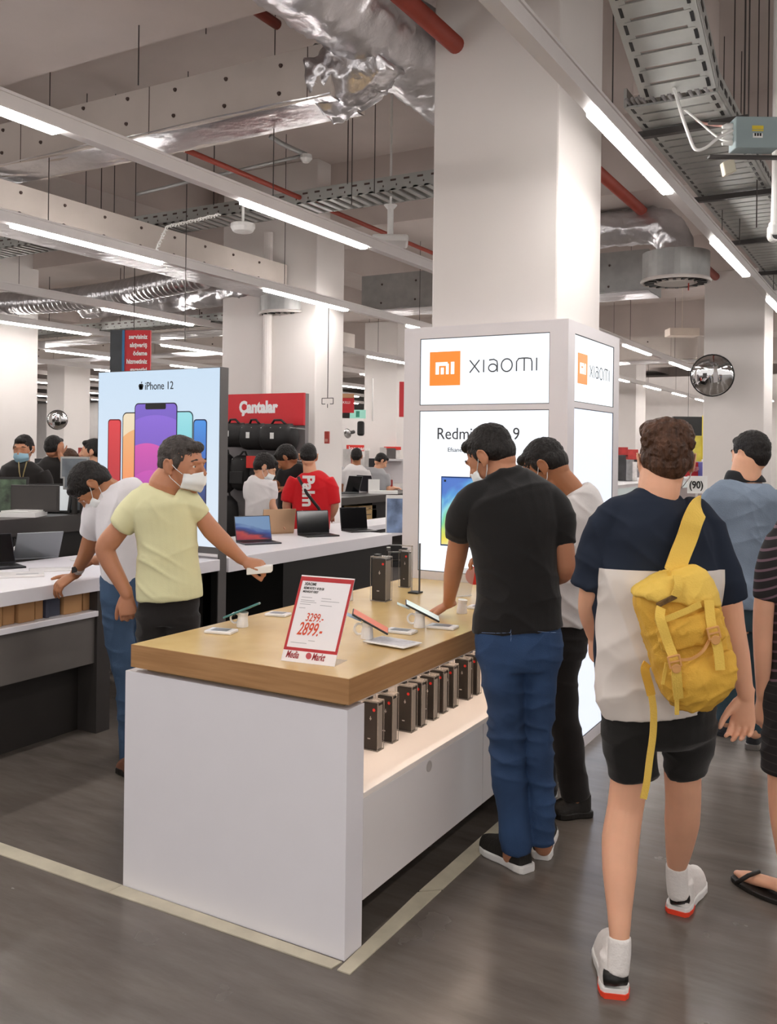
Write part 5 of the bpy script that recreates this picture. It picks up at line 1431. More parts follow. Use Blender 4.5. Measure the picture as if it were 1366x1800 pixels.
p.garment('t_shirt', [
 {'p': [(911,1106,79),(910,1085,77),(911,1050,74.5),(908,1005,72),(905,960,75),(903,920,81),(900,893,84),(897,870,80),(892,850,58),(887,836,38),(884,826,31)], 'flat': .63},
 {'p': [(862,868,26),(836,876,28),(819,896,26,.01),(811,918,23,.03),(805,943,21.5,.06)]},
 {'p': [(930,868,26),(957,876,29),(974,896,28),(984,922,24.5),(991,956,21.5)]},
], cloth('black_tee', '1f1e1e'), shirt_fold(.010))
p.garment('jeans', [
 {'p': [(911,1098,73),(912,1120,77),(914,1150,77),(915,1175,70)], 'flat': .6},
 {'p': [(880,1150,40),(884,1187,38,0,.95),(888,1240,33.5),(891,1280,30.5),(892,1320,29.5),(897,1373,28.5),(902,1427,27.5),(906,1467,29),(907,1496,26)]},
 {'p': [(950,1150,38),(949,1187,31),(947,1240,28),(946,1280,25),(947,1320,25.5),(951,1373,24.5),(953,1427,22.5),(953,1467,20),(953,1484,18)]},
], mat('denim_blue', '2b4468', .88, var=.25, scale=5, bump=.2, bscale=300), trouser_fold(.009))
mb = MB()
for (xa, ya, xb, yb) in ((846,1112,897,1112),(898,1106,898,1128),(945,1110,986,1112)):
    a, b = p.P(xa, ya, -.118), p.P(xb, yb, -.118); mb.tube([a, (a+b)/2-FW*.01, b], .0022, 6)
fuse(mb, 'jeans_stitching', mat('stitch_pale', '6f86ac', .8), p.t, .003, 1)
k1 = mat('knit_black', '26231f', .8, bump=.4, bscale=120)
p.shoe(gpt(926,1533)-FW*0, gpt(848,1490), .105, .085, k1, m_white_plastic, collar=.095)
p.shoe(gpt(952,1510), gpt(962,1455), .1, .085, k1, m_white_plastic, collar=.095)

# ------------------------------------------------------------------ white tee, black trousers
p = Person(4.12, 990, 'person in a white t-shirt and black trousers bending over the counter beside the kiosk', .005)
p.head(958, 822, .02, -66, 38, 0, hair='short', hm=H_BLACK, mask=m_mask, k=1.02)
p.limb([(1015,882,20,0,.9),(1004,860,21),(988,842,21),(974,826,21)])
p.under([(985,1120,48),(992,1040,46),(1000,950,48),(1008,905,42),(1015,880,28)], flat=.85)
p.limb([(1027,905,17),(1030,950,18),(1022,985,16,.02),(985,1010,13,.15),(950,1020,10,.28)])
p.hand(p.P(950,1020,.29), -R0+FW*.4, Z, side=1)
p.limb([(985,905,21,.2),(965,960,17,.25),(930,1000,13,.3),(870,985,9.5,.33)])
p.hand(p.P(870,985,.33), -R0+Z*.2, Z, side=-1, curl=(35,40,30))
p.under([(995,1130,34),(990,1190,31),(995,1270,26),(1005,1350,21),(1012,1405,17)]); p.under([(955,1120,34,.12),(950,1200,28,.15),(952,1290,23,.15),(955,1390,16,.15)])
p.finish(S_TAN)
p.garment('t_shirt', [
 {'p': [(990,1096,52),(990,1070,50),(992,1030,49),(997,985,50),(1003,940,54),(1009,908,55),(1014,886,48),(1015,870,37),(1010,861,27)], 'flat': .85},
 {'p': [(1020,884,30),(1029,900,28),(1033,918,25),(1034,938,23)]},
 {'p': [(985,895,26,.15),(975,930,24,.2),(968,945,21,.22)]},
], cloth('white_tee', 'dcd8d6'), shirt_fold(.012))
p.garment('trousers', [
 {'p': [(984,1085,48),(985,1120,48),(982,1150,46)], 'flat': .8},
 {'p': [(990,1130,38),(985,1187,31),(988,1230,28),(991,1267,27),(998,1307,27),(1003,1347,25),(1009,1380,25),(1012,1402,25)]},
 {'p': [(957,1130,36,.1),(953,1187,30,.14),(953,1270,27,.15),(955,1347,24,.15),(957,1398,22,.15)]},
], cloth('black_trousers', '1f1c1b'), trouser_fold(.007))
k2 = mat('black_leather', '1b1815', .5, bump=.2)
p.shoe(gpt(1034,1432), gpt(968,1436), .11, .08, k2, k2, collar=.1)
p.shoe(gpt(975,1398), gpt(925,1395), .1, .08, k2, m_white_plastic, collar=.1)

# ------------------------------------------------------------------ curly haired man with the yellow backpack
p = Person(2.95, 1152, 'person walking away in a navy and white oversized tee, black shorts and white trainers', .0042)
p.head(1170, 812, .03, 10, -2, 0, hair='tall', hm=H_BROWN, mask=m_mask, k=.98, beard=False)
p.limb([(1156,890,36,0,.95),(1158,862,36),(1162,838,37,.01),(1166,818,36,.02)])
p.under([(1155,1240,88),(1152,1120,84),(1152,1010,92),(1152,940,92),(1154,905,60)], flat=.55)
p.limb([(1078,930,24),(1056,975,23),(1040,1035,21,.02),(1035,1075,18,.06),(1040,1105,13,.14),(1043,1118,11,.17)])
p.hand(p.P(1043,1118,.17), -Z*.95+FW*.25+R0*.12, -R0*.9-FW*.2, side=-1, curl=(30,40,30))
p.limb([(1228,930,24),(1258,985,23),(1280,1050,22.5),(1288,1100,21),(1298,1150,19.5),(1307,1200,15.5),(1312,1224,13.5)])
p.hand(p.P(1312,1224,0), -Z*.95-R0*.12, FW*.75+R0*.55, side=-1, curl=(16,34,28), thumb=(.5,.85,-.35), k=1.0, spread=.03)
p.limb([(1108,1250,34),(1108,1330,33),(1106,1369,32.5),(1099,1422,31),(1091,1475,32.5,-.03),(1089,1533,29.5,-.08),(1089,1600,21.5,-.13),(1089,1640,18,-.16),(1089,1665,16,-.17),(1087,1705,15,-.18)])
p.limb([(1205,1250,34),(1204,1320,33,.06),(1200,1351,32,.09),(1201,1400,30.5,.13),(1199,1444,30,.18),(1194,1489,23.5,.24),(1190,1520,17,.28),(1190,1540,14.5,.29),(1190,1565,14,.3)])
p.finish(S_PINK)
def two_tone():
    m = bpy.data.materials.new('navy_and_white_jersey'); m.use_nodes = True
    nt = m.node_tree; b = nt.nodes['Principled BSDF']; b.inputs['Roughness'].default_value = .85; b.inputs['Specular IOR Level'].default_value = .2
    tc = nt.nodes.new('ShaderNodeTexCoord'); sp = nt.nodes.new('ShaderNodeSeparateXYZ'); nt.links.new(tc.outputs['Object'], sp.inputs[0])
    dt = nt.nodes.new('ShaderNodeVectorMath'); dt.operation = 'DOT_PRODUCT'; dt.inputs[1].default_value = R0; nt.links.new(tc.outputs['Object'], dt.inputs[0])
    def M1(op, a, bv):
        q = nt.nodes.new('ShaderNodeMath'); q.operation = op
        for i, v in enumerate((a, bv)):
            if hasattr(v, 'is_output'): nt.links.new(v, q.inputs[i])
            else: q.inputs[i].default_value = v
        return q.outputs[0]
    zl = atd(1120, 1003, 2.85).z; l0 = atd(1045.5, 1100, 2.95).dot(R0); l1 = atd(1263, 1100, 2.95).dot(R0)
    k = M1('MULTIPLY', M1('MULTIPLY', M1('LESS_THAN', sp.outputs['Z'], zl), M1('GREATER_THAN', dt.outputs['Value'], l0)), M1('LESS_THAN', dt.outputs['Value'], l1))
    mx = nt.nodes.new('ShaderNodeMixRGB'); nt.links.new(k, mx.inputs[0]); mx.inputs[1].default_value = (*lin('232a38'), 1); mx.inputs[2].default_value = (*lin('ded6cf'), 1)
    nt.links.new(mx.outputs[0], b.inputs['Base Color'])
    return m
p.garment('t_shirt', [
 {'p': [(1156,1252,99,0),(1153,1225,102),(1151,1180,104),(1150,1120,106),(1152,1050,108),(1154,990,110),(1154,945,109),(1153,918,98),(1153,902,84),(1155,886,62),(1157,874,44),(1158,866,38)], 'flat': .58},
 {'p': [(1110,908,38,0,.8),(1083,918,39,0,.8),(1062,945,37,0,.8),(1045,985,33,0,.8),(1026,1033,25,0,.9)]},
 {'p': [(1196,908,38,0,.8),(1220,918,41,0,.8),(1248,950,38,0,.8),(1268,1000,33,0,.8),(1287,1058,27,0,.9)]},
], two_tone(), shirt_fold(.010))
p.garment('shorts', [
 {'p': [(1157,1235,96),(1157,1262,98),(1157,1285,94),(1157,1300,84),(1157,1312,62)], 'flat': .54},
 {'p': [(1106,1270,48,0,.9),(1108,1310,46,0,.9),(1111,1345,43,0,.9),(1112,1366,41,0,.9)]},
 {'p': [(1208,1270,48,.02,.9),(1209,1310,43,.05,.9),(1207,1340,40,.08,.9),(1206,1354,38.5,.09,.9)]},
], cloth('black_shorts', '1c1b1a'), trouser_fold(.008))
white_knit = mat('white_knit', 'e6e1dd', .8, bump=.3, bscale=90); orange_rubber = mat('orange_rubber', 'f0462a', .5, var=.02)
p.garment('sock', [{'p': [(1089,1645,20.5,-.163),(1089,1672,20.5,-.17),(1085,1712,20,-.18)]}], white_knit)
p.garment('sock', [{'p': [(1190,1519,19,.28),(1190,1545,19,.29),(1193,1575,19,.3)]}], white_knit)
h = gpt(1080,1752); f = (FW+R0*.17).normalized()
s1 = p.shoe(h, h+f*.285, .105, .1, white_knit, m_white_plastic, orange_rubber, collar=.1)
MB().tube([h+f*.012+Z*.052-R0*.03, h+f*.0+Z*.056, h+f*.012+Z*.052+R0*.03], .023, 10, flat=1).build('heel_patch', m_black, s1, smooth=True)
h = gpt(1191,1606); f = (FW+R0*.62).normalized()
s1 = p.shoe(h, h+f*.285, .105, .1, white_knit, m_white_plastic, orange_rubber, collar=.1)
MB().tube([h+f*.012+Z*.052-R0*.028, h+f*.0+Z*.056, h+f*.012+Z*.052+R0*.028], .023, 10).build('heel_patch', m_black, s1, smooth=True)

# ------------------------------------------------------------------ yellow backpack
m_bp = mat('mustard_canvas', 'd9a93f', .75, var=.06, bump=.25, bscale=220)
m_bpl = mat('yellow_canvas_light', 'e6c057', .75, var=.04, bump=.25, bscale=220)
m_bpb = mat('peach_buckle', 'd69d5f', .45, var=.02)
bd = 2.95-.19
base = atd(1205, 1125, bd)
t = thing('backpack', base, 'yellow canvas backpack hanging from one shoulder of the curly haired man', 'backpack')
upb = (Z*math.cos(.24)-R0*math.sin(.24)).normalized(); rb_ = (R0*math.cos(.24)+Z*math.sin(.24)).normalized()
def B(px_, py_, dd=0): return atd(px_, py_, bd+dd)
def bring(xl, yl, xr, yr, dep, off=0, n=28, sq=.6):
    a, b = B(xl, yl), B(xr, yr); c = (a+b)/2; hx = (b-a)/2; out = []
    for k in range(n):
        th = 2*PI*k/n; cs, sn = math.cos(th), math.sin(th)
        out.append(c+hx*(abs(cs)**sq*(1 if cs > 0 else -1))+FW*(off+dep*(abs(sn)**.8)*(1 if sn > 0 else -1)))
    return out
bb = MB()
bb.loft([bring(1182,1240,1225,1241,.04), bring(1168,1226,1258,1222,.075), bring(1157,1200,1278,1192,.09), bring(1148,1165,1284,1168,.095), bring(1136,1130,1280,1132,.09),
         bring(1124,1090,1270,1095,.085), bring(1117,1062,1262,1062,.08), bring(1116,1047,1254,1035,.07), bring(1130,1036,1243,1012,.055), bring(1152,1022,1230,1000,.03)])
bp_fold = lambda co: waves(co, [((.8,.2,.6),.12,.006,.25),((-.5,.3,1),.09,.004,.3)])
fuse(bb, 'main_body', m_bp, t, .005, 5, bp_fold)
# lid
lb = MB()
lb.loft([bring(1112,1046,1262,1062,.092), bring(1113,1038,1258,1040,.094), bring(1122,1030,1250,1018,.085), bring(1146,1015,1238,1000,.07), bring(1172,1004,1224,992,.04)])
fuse(lb, 'lid', m_bpl, t, .005, 4, bp_fold)
# front pocket
fb = MB()
def pring(xl, yl, xr, yr, dep, off): return bring(xl, yl, xr, yr, dep, off)
fb.loft([pring(1178,1236,1232,1238,.03,-.06), pring(1170,1215,1262,1208,.035,-.085), pring(1166,1190,1275,1180,.04,-.09), pring(1166,1168,1276,1150,.035,-.085), pring(1168,1150,1270,1132,.015,-.08)])
fuse(fb, 'lower_pocket', m_bp, t, .005, 4, bp_fold)
fb = MB(); fb.loft([pring(1150,1135,1258,1112,.02,-.085), pring(1142,1105,1252,1085,.03,-.085), pring(1140,1085,1246,1062,.02,-.08)])
fuse(fb, 'upper_pocket', m_bp, t, .005, 4, bp_fold)
def webbing(pts, w, name, mm=m_bpl, th=.0022, parent=None):
    P_ = [Vector(q) for q in pts]; out = []
    for i in range(len(P_)-1):
        a, b, c_, d_ = P_[max(i-1,0)], P_[i], P_[i+1], P_[min(i+2,len(P_)-1)]
        for k in range(6):
            u = k/6; out.append(.5*((2*b)+(c_-a)*u+(2*a-5*b+4*c_-d_)*u*u+(3*b-a-3*c_+d_)*u**3))
    out.append(P_[-1]); rings = []
    for i, q in enumerate(out):
        tt = (out[min(i+1,len(out)-1)]-out[max(i-1,0)]).normalized(); sd = tt.cross(FW).normalized(); nn = sd.cross(tt)
        rings.append([q+sd*w/2+nn*th, q-sd*w/2+nn*th, q-sd*w/2-nn*th, q+sd*w/2-nn*th])
    return MB().loft(rings).build(name, mm, parent or t)
webbing([atd(1229,888,2.93), atd(1228,893,2.82), B(1218,915,.03), B(1208,945,.03), B(1196,975,.02), B(1184,1008,.0), B(1180,1020,-.05)], .062, 'shoulder_strap', m_bpl, .004)
webbing([B(1162,1068,-.10), B(1160,1085,-.12), B(1166,1105,-.125), B(1176,1135,-.125), B(1187,1165,-.14), B(1190,1195,-.14), B(1193,1228,-.12)], .028, 'left_webbing')
webbing([B(1246,1055,-.10), B(1248,1080,-.11), B(1252,1105,-.12), B(1262,1140,-.13), B(1266,1178,-.135)], .028, 'right_webbing')
webbing([B(1188,1160,-.135), B(1215,1158,-.13), B(1235,1145,-.13), B(1247,1125,-.12)], .008, 'cross_cord', m_bpb)
for (px_, py_, nm) in ((1186,1163,'buckle'),(1255,1113,'buckle')):
    c = B(px_, py_, -.148 if px_ < 1200 else -.135)
    mb = MB(); mb.obox(c+upb*.016, rb_*.017, FW*.003, upb*.003).obox(c, rb_*.017, FW*.003, upb*.003).obox(c-upb*.014, rb_*.014, FW*.003, upb*.003)
    mb.obox(c+rb_*.016, rb_*.003, FW*.003, upb*.018).obox(c-rb_*.016, rb_*.003, FW*.003, upb*.018)
    mb.tube([c-upb*.02+FW*.001, c-upb*.02-FW*.003], .014, 16)
    mb.build('buckle', m_bpb, t, bevel=.002)
webbing([B(1138,1166,-.02), B(1134,1178,-.03), B(1141,1205,-.03), B(1145,1222,-.03)], .026, 'side_strap', m_bp)
webbing([B(1145,1220,-.03), B(1149,1250,-.03), B(1148,1290,-.03), B(1142,1335,-.03), B(1137,1375,-.03), B(1131,1404,-.03)], .020, 'hanging_strap', m_bpl)
webbing([B(1172,1165,-.12), B(1168,1185,-.12), B(1165,1203,-.12)], .009, 'zip_pull', m_bpl)
webbing([B(1190,1228,-.11), B(1190,1256,-.10)], .012, 'zip_pull', m_bpl)
c = B(1172, 1056, -.095)
MB().obox(c, rb_*.03+Z*.008, FW*.003, upb*.008).build('name_patch', mat('patch_brown', '6a4f2a', .7, var=.5, scale=60), t, bevel=.002)
webbing([B(1190,1012,-.085), B(1192,1030,-.10), B(1186,1048,-.10)], .022, 'grab_handle')
webbing([B(1152,1094,-.115), B(1185,1083,-.118), B(1232,1062,-.112)], .018, 'top_seam', m_bpl, .0015)

# ------------------------------------------------------------------ man in the blue-grey polo
p = Person(5.0, 1308, 'person seen from behind in a washed blue-grey polo with a black collar', .006)
p.head(1318, 800, .02, -28, 6, 0, hair='thick', hm=H_BLACK, k=1.0)
p.limb([(1310,842,27),(1312,825,25),(1315,808,24)])
p.under([(1306,1080,56),(1306,980,58),(1307,880,60),(1308,850,40)], flat=.6)
p.limb([(1252,880,17),(1240,940,14,.02),(1236,990,12,.05),(1240,1040,9,.1),(1241,1055,8,.12)]); p.hand(p.P(1241,1055,.12), -Z, -R0, side=-1)
p.limb([(1364,880,17),(1378,940,14),(1384,1000,12),(1386,1055,8,.05)]); p.hand(p.P(1386,1055,.05), -Z, R0, side=1)
p.under([(1283,1100,26),(1280,1180,22),(1277,1265,17)]); p.under([(1329,1100,26),(1330,1180,22),(1327,1285,17,-.02)])
p.finish(S_LIGHT)
p.garment('polo_shirt', [
 {'p': [(1306,1066,64),(1306,1020,63),(1307,960,64),(1307,905,69),(1307,878,70),(1308,860,58),(1309,847,40)], 'flat': .62},
 {'p': [(1262,872,22),(1246,895,21),(1239,925,20),(1235,958,18)]},
 {'p': [(1354,872,22),(1370,895,21),(1377,925,20),(1381,958,18)]},
], mat('washed_blue_pique', '7c8a9b', .85, var=.25, scale=3, bump=.3, bscale=200), shirt_fold(.009))
p.garment('collar', [{'p': [(1309,848,38),(1309,838,34),(1310,830,29)], 'flat': .72}], cloth('black_collar', '222224'))
p.garment('trousers', [
 {'p': [(1306,1058,57),(1306,1085,58),(1306,1105,55)], 'flat': .6},
 {'p': [(1282,1100,30),(1281,1150,27),(1279,1210,23),(1277,1268,20)]},
 {'p': [(1330,1100,30),(1331,1150,27),(1330,1220,23),(1327,1285,20)]},
], cloth('dark_teal_denim', '2f4048'), trouser_fold(.008))
k3 = mat('dark_trainer', '26272a', .7, bump=.3)
p.shoe(gpt(1290,1290), gpt(1256,1292), .1, .085, k3, k3, collar=.09)
p.shoe(gpt(1322,1318), gpt(1340,1280), .1, .085, k3, m_graypanel, collar=.09)

# ------------------------------------------------------------------ person cut by the right edge
p = Person(3.3, 1425, 'person at the right picture edge in a striped black tee and dark shorts', .006)
p.head(1428, 812, 0, 0, 0, 0, hair='short', hm=H_BLACK, k=.95)
p.limb([(1426,880,30),(1427,850,28),(1428,830,28)])
p.under([(1425,1230,66),(1425,1080,62),(1425,960,66),(1426,890,40)], flat=.6)
p.limb([(1368,962,17),(1354,1010,17),(1344,1060,18),(1341,1110,17),(1341,1160,15),(1341,1205,12,.02),(1341,1225,11,.03)])
p.hand(p.P(1341,1225,.03), -Z, -R0*.8-FW*.4, side=-1, curl=(20,28,20))
p.limb([(1492,960,22),(1500,1040,19),(1506,1130,16),(1510,1225,11)]); p.hand(p.P(1510,1225,0), -Z, R0, side=1)
p.limb([(1388,1240,34),(1384,1350,33),(1384,1430,30),(1390,1500,24),(1394,1560,17),(1392,1578,18)])
p.limb([(1465,1240,34),(1470,1350,34),(1472,1450,28),(1474,1575,18)])
for hx, hy, tx, ty in ((1392,1592,1352,1572),(1475,1592,1482,1550)):
    a, b = gpt(hx, hy), gpt(tx, ty); y = (b-a).normalized()
    p.body.tube([a+Z*.045, a+y*.06+Z*.05, a+y*.14+Z*.035, a+y*.2+Z*.025, a+y*.235+Z*.022], [.036,.036,.038,.036,.02], 14, flat=.55, dome=True)
p.finish(S_PINK)
def stripes(name, c0, c1, period, duty, sl=0):
    m = bpy.data.materials.new(name); m.use_nodes = True; nt = m.node_tree; b = nt.nodes['Principled BSDF']; b.inputs['Roughness'].default_value = .85
    tc = nt.nodes.new('ShaderNodeTexCoord'); dt = nt.nodes.new('ShaderNodeVectorMath'); dt.operation = 'DOT_PRODUCT'
    dt.inputs[1].default_value = (R0.x*sl, R0.y*sl, 1); nt.links.new(tc.outputs['Object'], dt.inputs[0])
    q = nt.nodes.new('ShaderNodeMath'); q.operation = 'DIVIDE'; q.inputs[1].default_value = period; nt.links.new(dt.outputs['Value'], q.inputs[0])
    fr = nt.nodes.new('ShaderNodeMath'); fr.operation = 'FRACT'; nt.links.new(q.outputs[0], fr.inputs[0])
    lt = nt.nodes.new('ShaderNodeMath'); lt.operation = 'LESS_THAN'; lt.inputs[1].default_value = duty; nt.links.new(fr.outputs[0], lt.inputs[0])
    mx = nt.nodes.new('ShaderNodeMixRGB'); nt.links.new(lt.outputs[0], mx.inputs[0]); mx.inputs[1].default_value = (*lin(c0), 1); mx.inputs[2].default_value = (*lin(c1), 1)
    nt.links.new(mx.outputs[0], b.inputs['Base Color']); return m
p.garment('t_shirt', [
 {'p': [(1425,1215,74),(1425,1120,70),(1425,1040,70),(1425,990,76),(1425,950,74),(1426,915,58),(1427,895,36)], 'flat': .62},
 {'p': [(1405,945,34),(1382,955,33),(1364,978,30),(1354,1010,26),(1346,1054,21)]},
 {'p': [(1470,955,30),(1488,985,30),(1498,1050,23)]},
], stripes('striped_jersey', '1e1a1c', '6d5560', .034, .25, -.35), shirt_fold(.006))
p.garment('shorts', [
 {'p': [(1425,1195,76),(1425,1230,80),(1425,1260,78)], 'flat': .6},
 {'p': [(1388,1240,44),(1384,1300,43),(1382,1358,42)]}, {'p': [(1464,1240,44),(1468,1300,43),(1470,1358,42)]},
], stripes('pinstripe_black', '1d1a1b', '35302f', .03, .12), trouser_fold(.008))
for hx, hy, tx, ty in ((1392,1596,1350,1576),(1475,1596,1482,1552)):
    a, b = gpt(hx, hy), gpt(tx, ty); y = (b-a).normalized(); x = y.cross(Z)
    ring = [a+y*(.125+.13*math.cos(q))+x*.045*math.sin(q) for q in [2*PI*i/24 for i in range(24)]]
    o = MB().loft([[r+Z*.001 for r in ring], [r+Z*.018 for r in ring]]).build('sandal_sole', k2, p.t, bevel=.003)
    MB().tube([a+y*.2+x*.045+Z*.02, a+y*.16+x*.03+Z*.06, a+y*.16-x*.03+Z*.06, a+y*.2-x*.045+Z*.02], .008, 8).build('sandal_strap', k2, o, smooth=True)

# ------------------------------------------------------------------ man in the pale yellow tee
p = Person(4.0, 292, 'person in a pale yellow t-shirt and black trousers, one hand reaching to the table', .0045)
p.head(321, 818, 0, 112, 6, -2, hair='short', hm=H_GREY, mask=m_mask, k=1.02)
p.limb([(288,872,27,0,.9),(292,852,30),(300,838,27),(306,828,25)])
p.under([(296,1070,50),(295,1000,46),(292,930,48),(288,890,48),(286,870,34)], flat=.72)
p.limb([(244,888,17),(218,920,17.5),(195,948,19),(185,965,17.5),(193,988,16),(205,1010,14),(219,1036,11.5),(223,1044,11)])
p.hand(p.P(223,1044,0), -Z*.98+R0*.1, -FW+R0*.2, side=1, curl=(32,38,25), thumb=(.5,.85,-.35), k=1.0, spread=.03)
p.limb([(335,885,15),(352,905,15,.02),(372,932,17,.04),(395,955,15.5,.06),(413,972,12,.08),(428,985,9.5,.09)])
p.hand(p.P(428,985,.09), R0*.95-Z*.28, Z*.8-FW*.55, side=1, curl=(30,48,40), thumb=(.35,.9,-.45), k=.92)
p.under([(273,1080,33),(270,1160,28),(268,1260,23),(266,1400,18)]); p.under([(319,1080,33),(318,1160,28),(318,1260,23),(320,1400,16)])
p.finish(S_MID)
def ytee_fold(co): return waves(co, [((.45,.25,1),.06,.008,3.5),((-.6,-.2,1),.09,.008,3.2),((.9,.5,.5),.12,.005,3)])
p.garment('t_shirt', [
 {'p': [(299,1052,58),(298,1030,58),(297,1000,54),(296,970,51.5),(293,935,53),(290,905,57),(288,888,57),(287,872,49),(290,863,38)], 'flat': .76},
 {'p': [(272,878,28),(254,884,30),(240,896,28),(228,910,25),(213,926,21.5)]},
 {'p': [(312,878,27),(327,884,26),(339,892,22),(354,907,17,.02)]},
], cloth('pale_yellow_tee', 'dbd8ac', bump=.08), ytee_fold)
p.garment('trousers', [
 {'p': [(296,1035,52),(296,1065,53),(296,1095,53)], 'flat': .7},
 {'p': [(273,1080,33),(271,1150,29),(269,1260,25),(267,1415,20)]}, {'p': [(320,1080,33),(320,1150,29),(320,1260,25),(321,1415,20)]},
], cloth('black_trousers', '1f1c1b'), trouser_fold(.008))
p.shoe(gpt(267,1450), gpt(277,1485), .1, .08, k1, k1); p.shoe(gpt(320,1448), gpt(345,1475), .1, .08, k1, k1)
c = atd(452, 997, 4.09)
MB().obox(c+R0*.012-Z*.01, R0*.055+Z*.006, FW*.03, Z*.016).build('handset', m_white_plastic, bevel=.004, label='white handset held over the table by the man in pale yellow', category='phone')

# ------------------------------------------------------------------ bending man in the white shirt
p = Person(4.75, 215, 'person in a loose white shirt and jeans bending over the left white table', .005)
p.head(163, 856, -.03, -112, 66, -10, hair='thick', hm=H_BLACK, mask=m_mask, k=1.0)
p.limb([(200,868,24),(187,860,22,-.01),(176,855,20,-.02)])
p.under([(214,1040,34),(212,970,38),(210,900,40),(205,870,30)], flat=.85)
p.limb([(184,885,15),(168,925,16,.05),(158,955,15.5,.08),(148,980,12.5,.12),(136,1002,9.5,.18),(132,1010,9,.2)])
p.hand(p.P(131,1011,.2), -R0*.65-Z*.45-FW*.35, Z*.7-FW*.4-R0*.1, side=1, curl=(28,30,18), thumb=(.75,.6,.05), k=1.05)
p.limb([(236,885,15,.1),(246,930,14,.15),(200,975,13,.3),(168,985,9,.4)]); p.hand(p.P(168,985,.4), -R0-Z*.2, Z, side=-1)
p.under([(207,1055,25),(206,1110,24),(217,1180,20),(226,1270,16),(228,1350,13)]); p.under([(236,1055,26,.1),(239,1150,22,.15),(243,1250,17,.15),(243,1330,13,.15)])
p.finish(S_TAN)
p.garment('shirt', [
 {'p': [(214,1024,33),(213,1000,36),(213,960,41),(214,920,45),(215,885,46),(214,862,40),(210,848,26)], 'flat': .85},
 {'p': [(190,872,24),(177,890,24),(168,912,22),(161,938,19,.05)]},
 {'p': [(238,870,22,.05),(247,900,21,.1),(248,930,18,.15)]},
], cloth('white_loose', 'e2dfe3'), lambda co: waves(co, [((R0.x,R0.y,.15),.085,.012,4),((R0.x,R0.y,-.5),.12,.009,3.5)]))
p.garment('jeans', [
 {'p': [(212,1012,33),(211,1045,33),(212,1075,31)], 'flat': .8},
 {'p': [(208,1055,27),(208,1100,26),(215,1145,25),(223,1190,22),(227,1260,19),(228,1338,17)]},
 {'p': [(236,1055,27,.1),(238,1120,26,.14),(242,1220,21,.15),(243,1320,17,.15)]},
], mat('denim_grey_blue', '3d5470', .85, var=.15, bump=.2, bscale=250), trouser_fold(.008))
p.shoe(gpt(235,1368), gpt(214,1352), .095, .07, mat('brown_sandal', '6a4636', .6), k2, collar=.07); p.shoe(gpt(246,1345), gpt(222,1330), .095, .07, k1, m_white_plastic, collar=.07)
a = p.P(138,1000,.16); b = p.P(134,1007,.19); ax = (b-a).normalized()
wo = MB().tube([a-ax*.012, a+ax*.012], .031, 20).build('wristwatch', mat('silver_strap', 'c9c5c0', .3, metal=.6), p.t, smooth=False)
MB().obox(a-FW*.03-R0*.012, R0*.014+Z*.004, FW*.004, Z*.016).build('watch_face', m_black, wo, bevel=.002)
# ================================================================== people in the background
def simple(d, x, label, hx, hy, az, pitch, torso, sl, sr, arms, legs, tee, skin_m, hair='short', hm=H_BLACK, mask=None, trousers=None, k=1.0, beard=False, fold=.006, flat=.62, eyes=False, name='t_shirt'):
    p = Person(d, x, label, .008)
    p.head(hx, hy, 0, az, pitch, 0, hair=hair, hm=hm, mask=mask, k=k, eyes=eyes, beard=beard)
    c = torso[-1]; p.limb([(c[0], c[1]+3, c[2]*.75), ((c[0]+hx)/2, (c[1]+hy)/2, c[2]*.7), (hx, hy, c[2]*.6)])
    p.limb([(q[0], q[1], q[2]*.78) for q in torso], flat=flat)
    for a in arms:
        p.limb(a[0]); w = p.P(a[0][-1][0], a[0][-1][1], a[0][-1][3] if len(a[0][-1]) > 3 else 0); p.hand(w, a[1], a[2], side=a[3], curl=(25,30,20))
    for l in legs: p.limb([(q[0], q[1], q[2]*.72) for q in l])
    p.finish(skin_m)
    p.garment(name, [{'p': torso, 'flat': flat}, {'p': sl}, {'p': sr}], tee, shirt_fold(fold), voxel=.009)
    t0 = torso[0]
    p.garment('trousers', [{'p': [(t0[0], t0[1]-6, t0[2]*.95), (t0[0], t0[1]+14, t0[2]*.97), (t0[0], t0[1]+24, t0[2]*.9)], 'flat': .6}]+[{'p': l} for l in legs], trousers or cloth('black_trousers', '1f1c1b'), trouser_fold(.008), voxel=.009)
    for l in legs:
        g = atz(l[-1][0], l[-1][1]+14, 0); 
        ft = p.P(l[-1][0], l[-1][1]); g = Vector((ft.x, ft.y, 0)); ff = (FW*math.cos(math.radians(az))+R0*math.sin(math.radians(az)))
        p.shoe(g-ff*.08, g+ff*.18, .1, .08, k1, m_white_plastic)
    return p
def legs_for(d, x, y0, w):
    yf = 788+(EYE-.09)*F/d
    r = 190/d*.55
    return [[(x-w, y0+20, r*1.15), (x-w, (y0+yf)/2, r), (x-w, yf, r*.72)], [(x+w, y0+20, r*1.15), (x+w, (y0+yf)/2, r), (x+w, yf, r*.72)]]
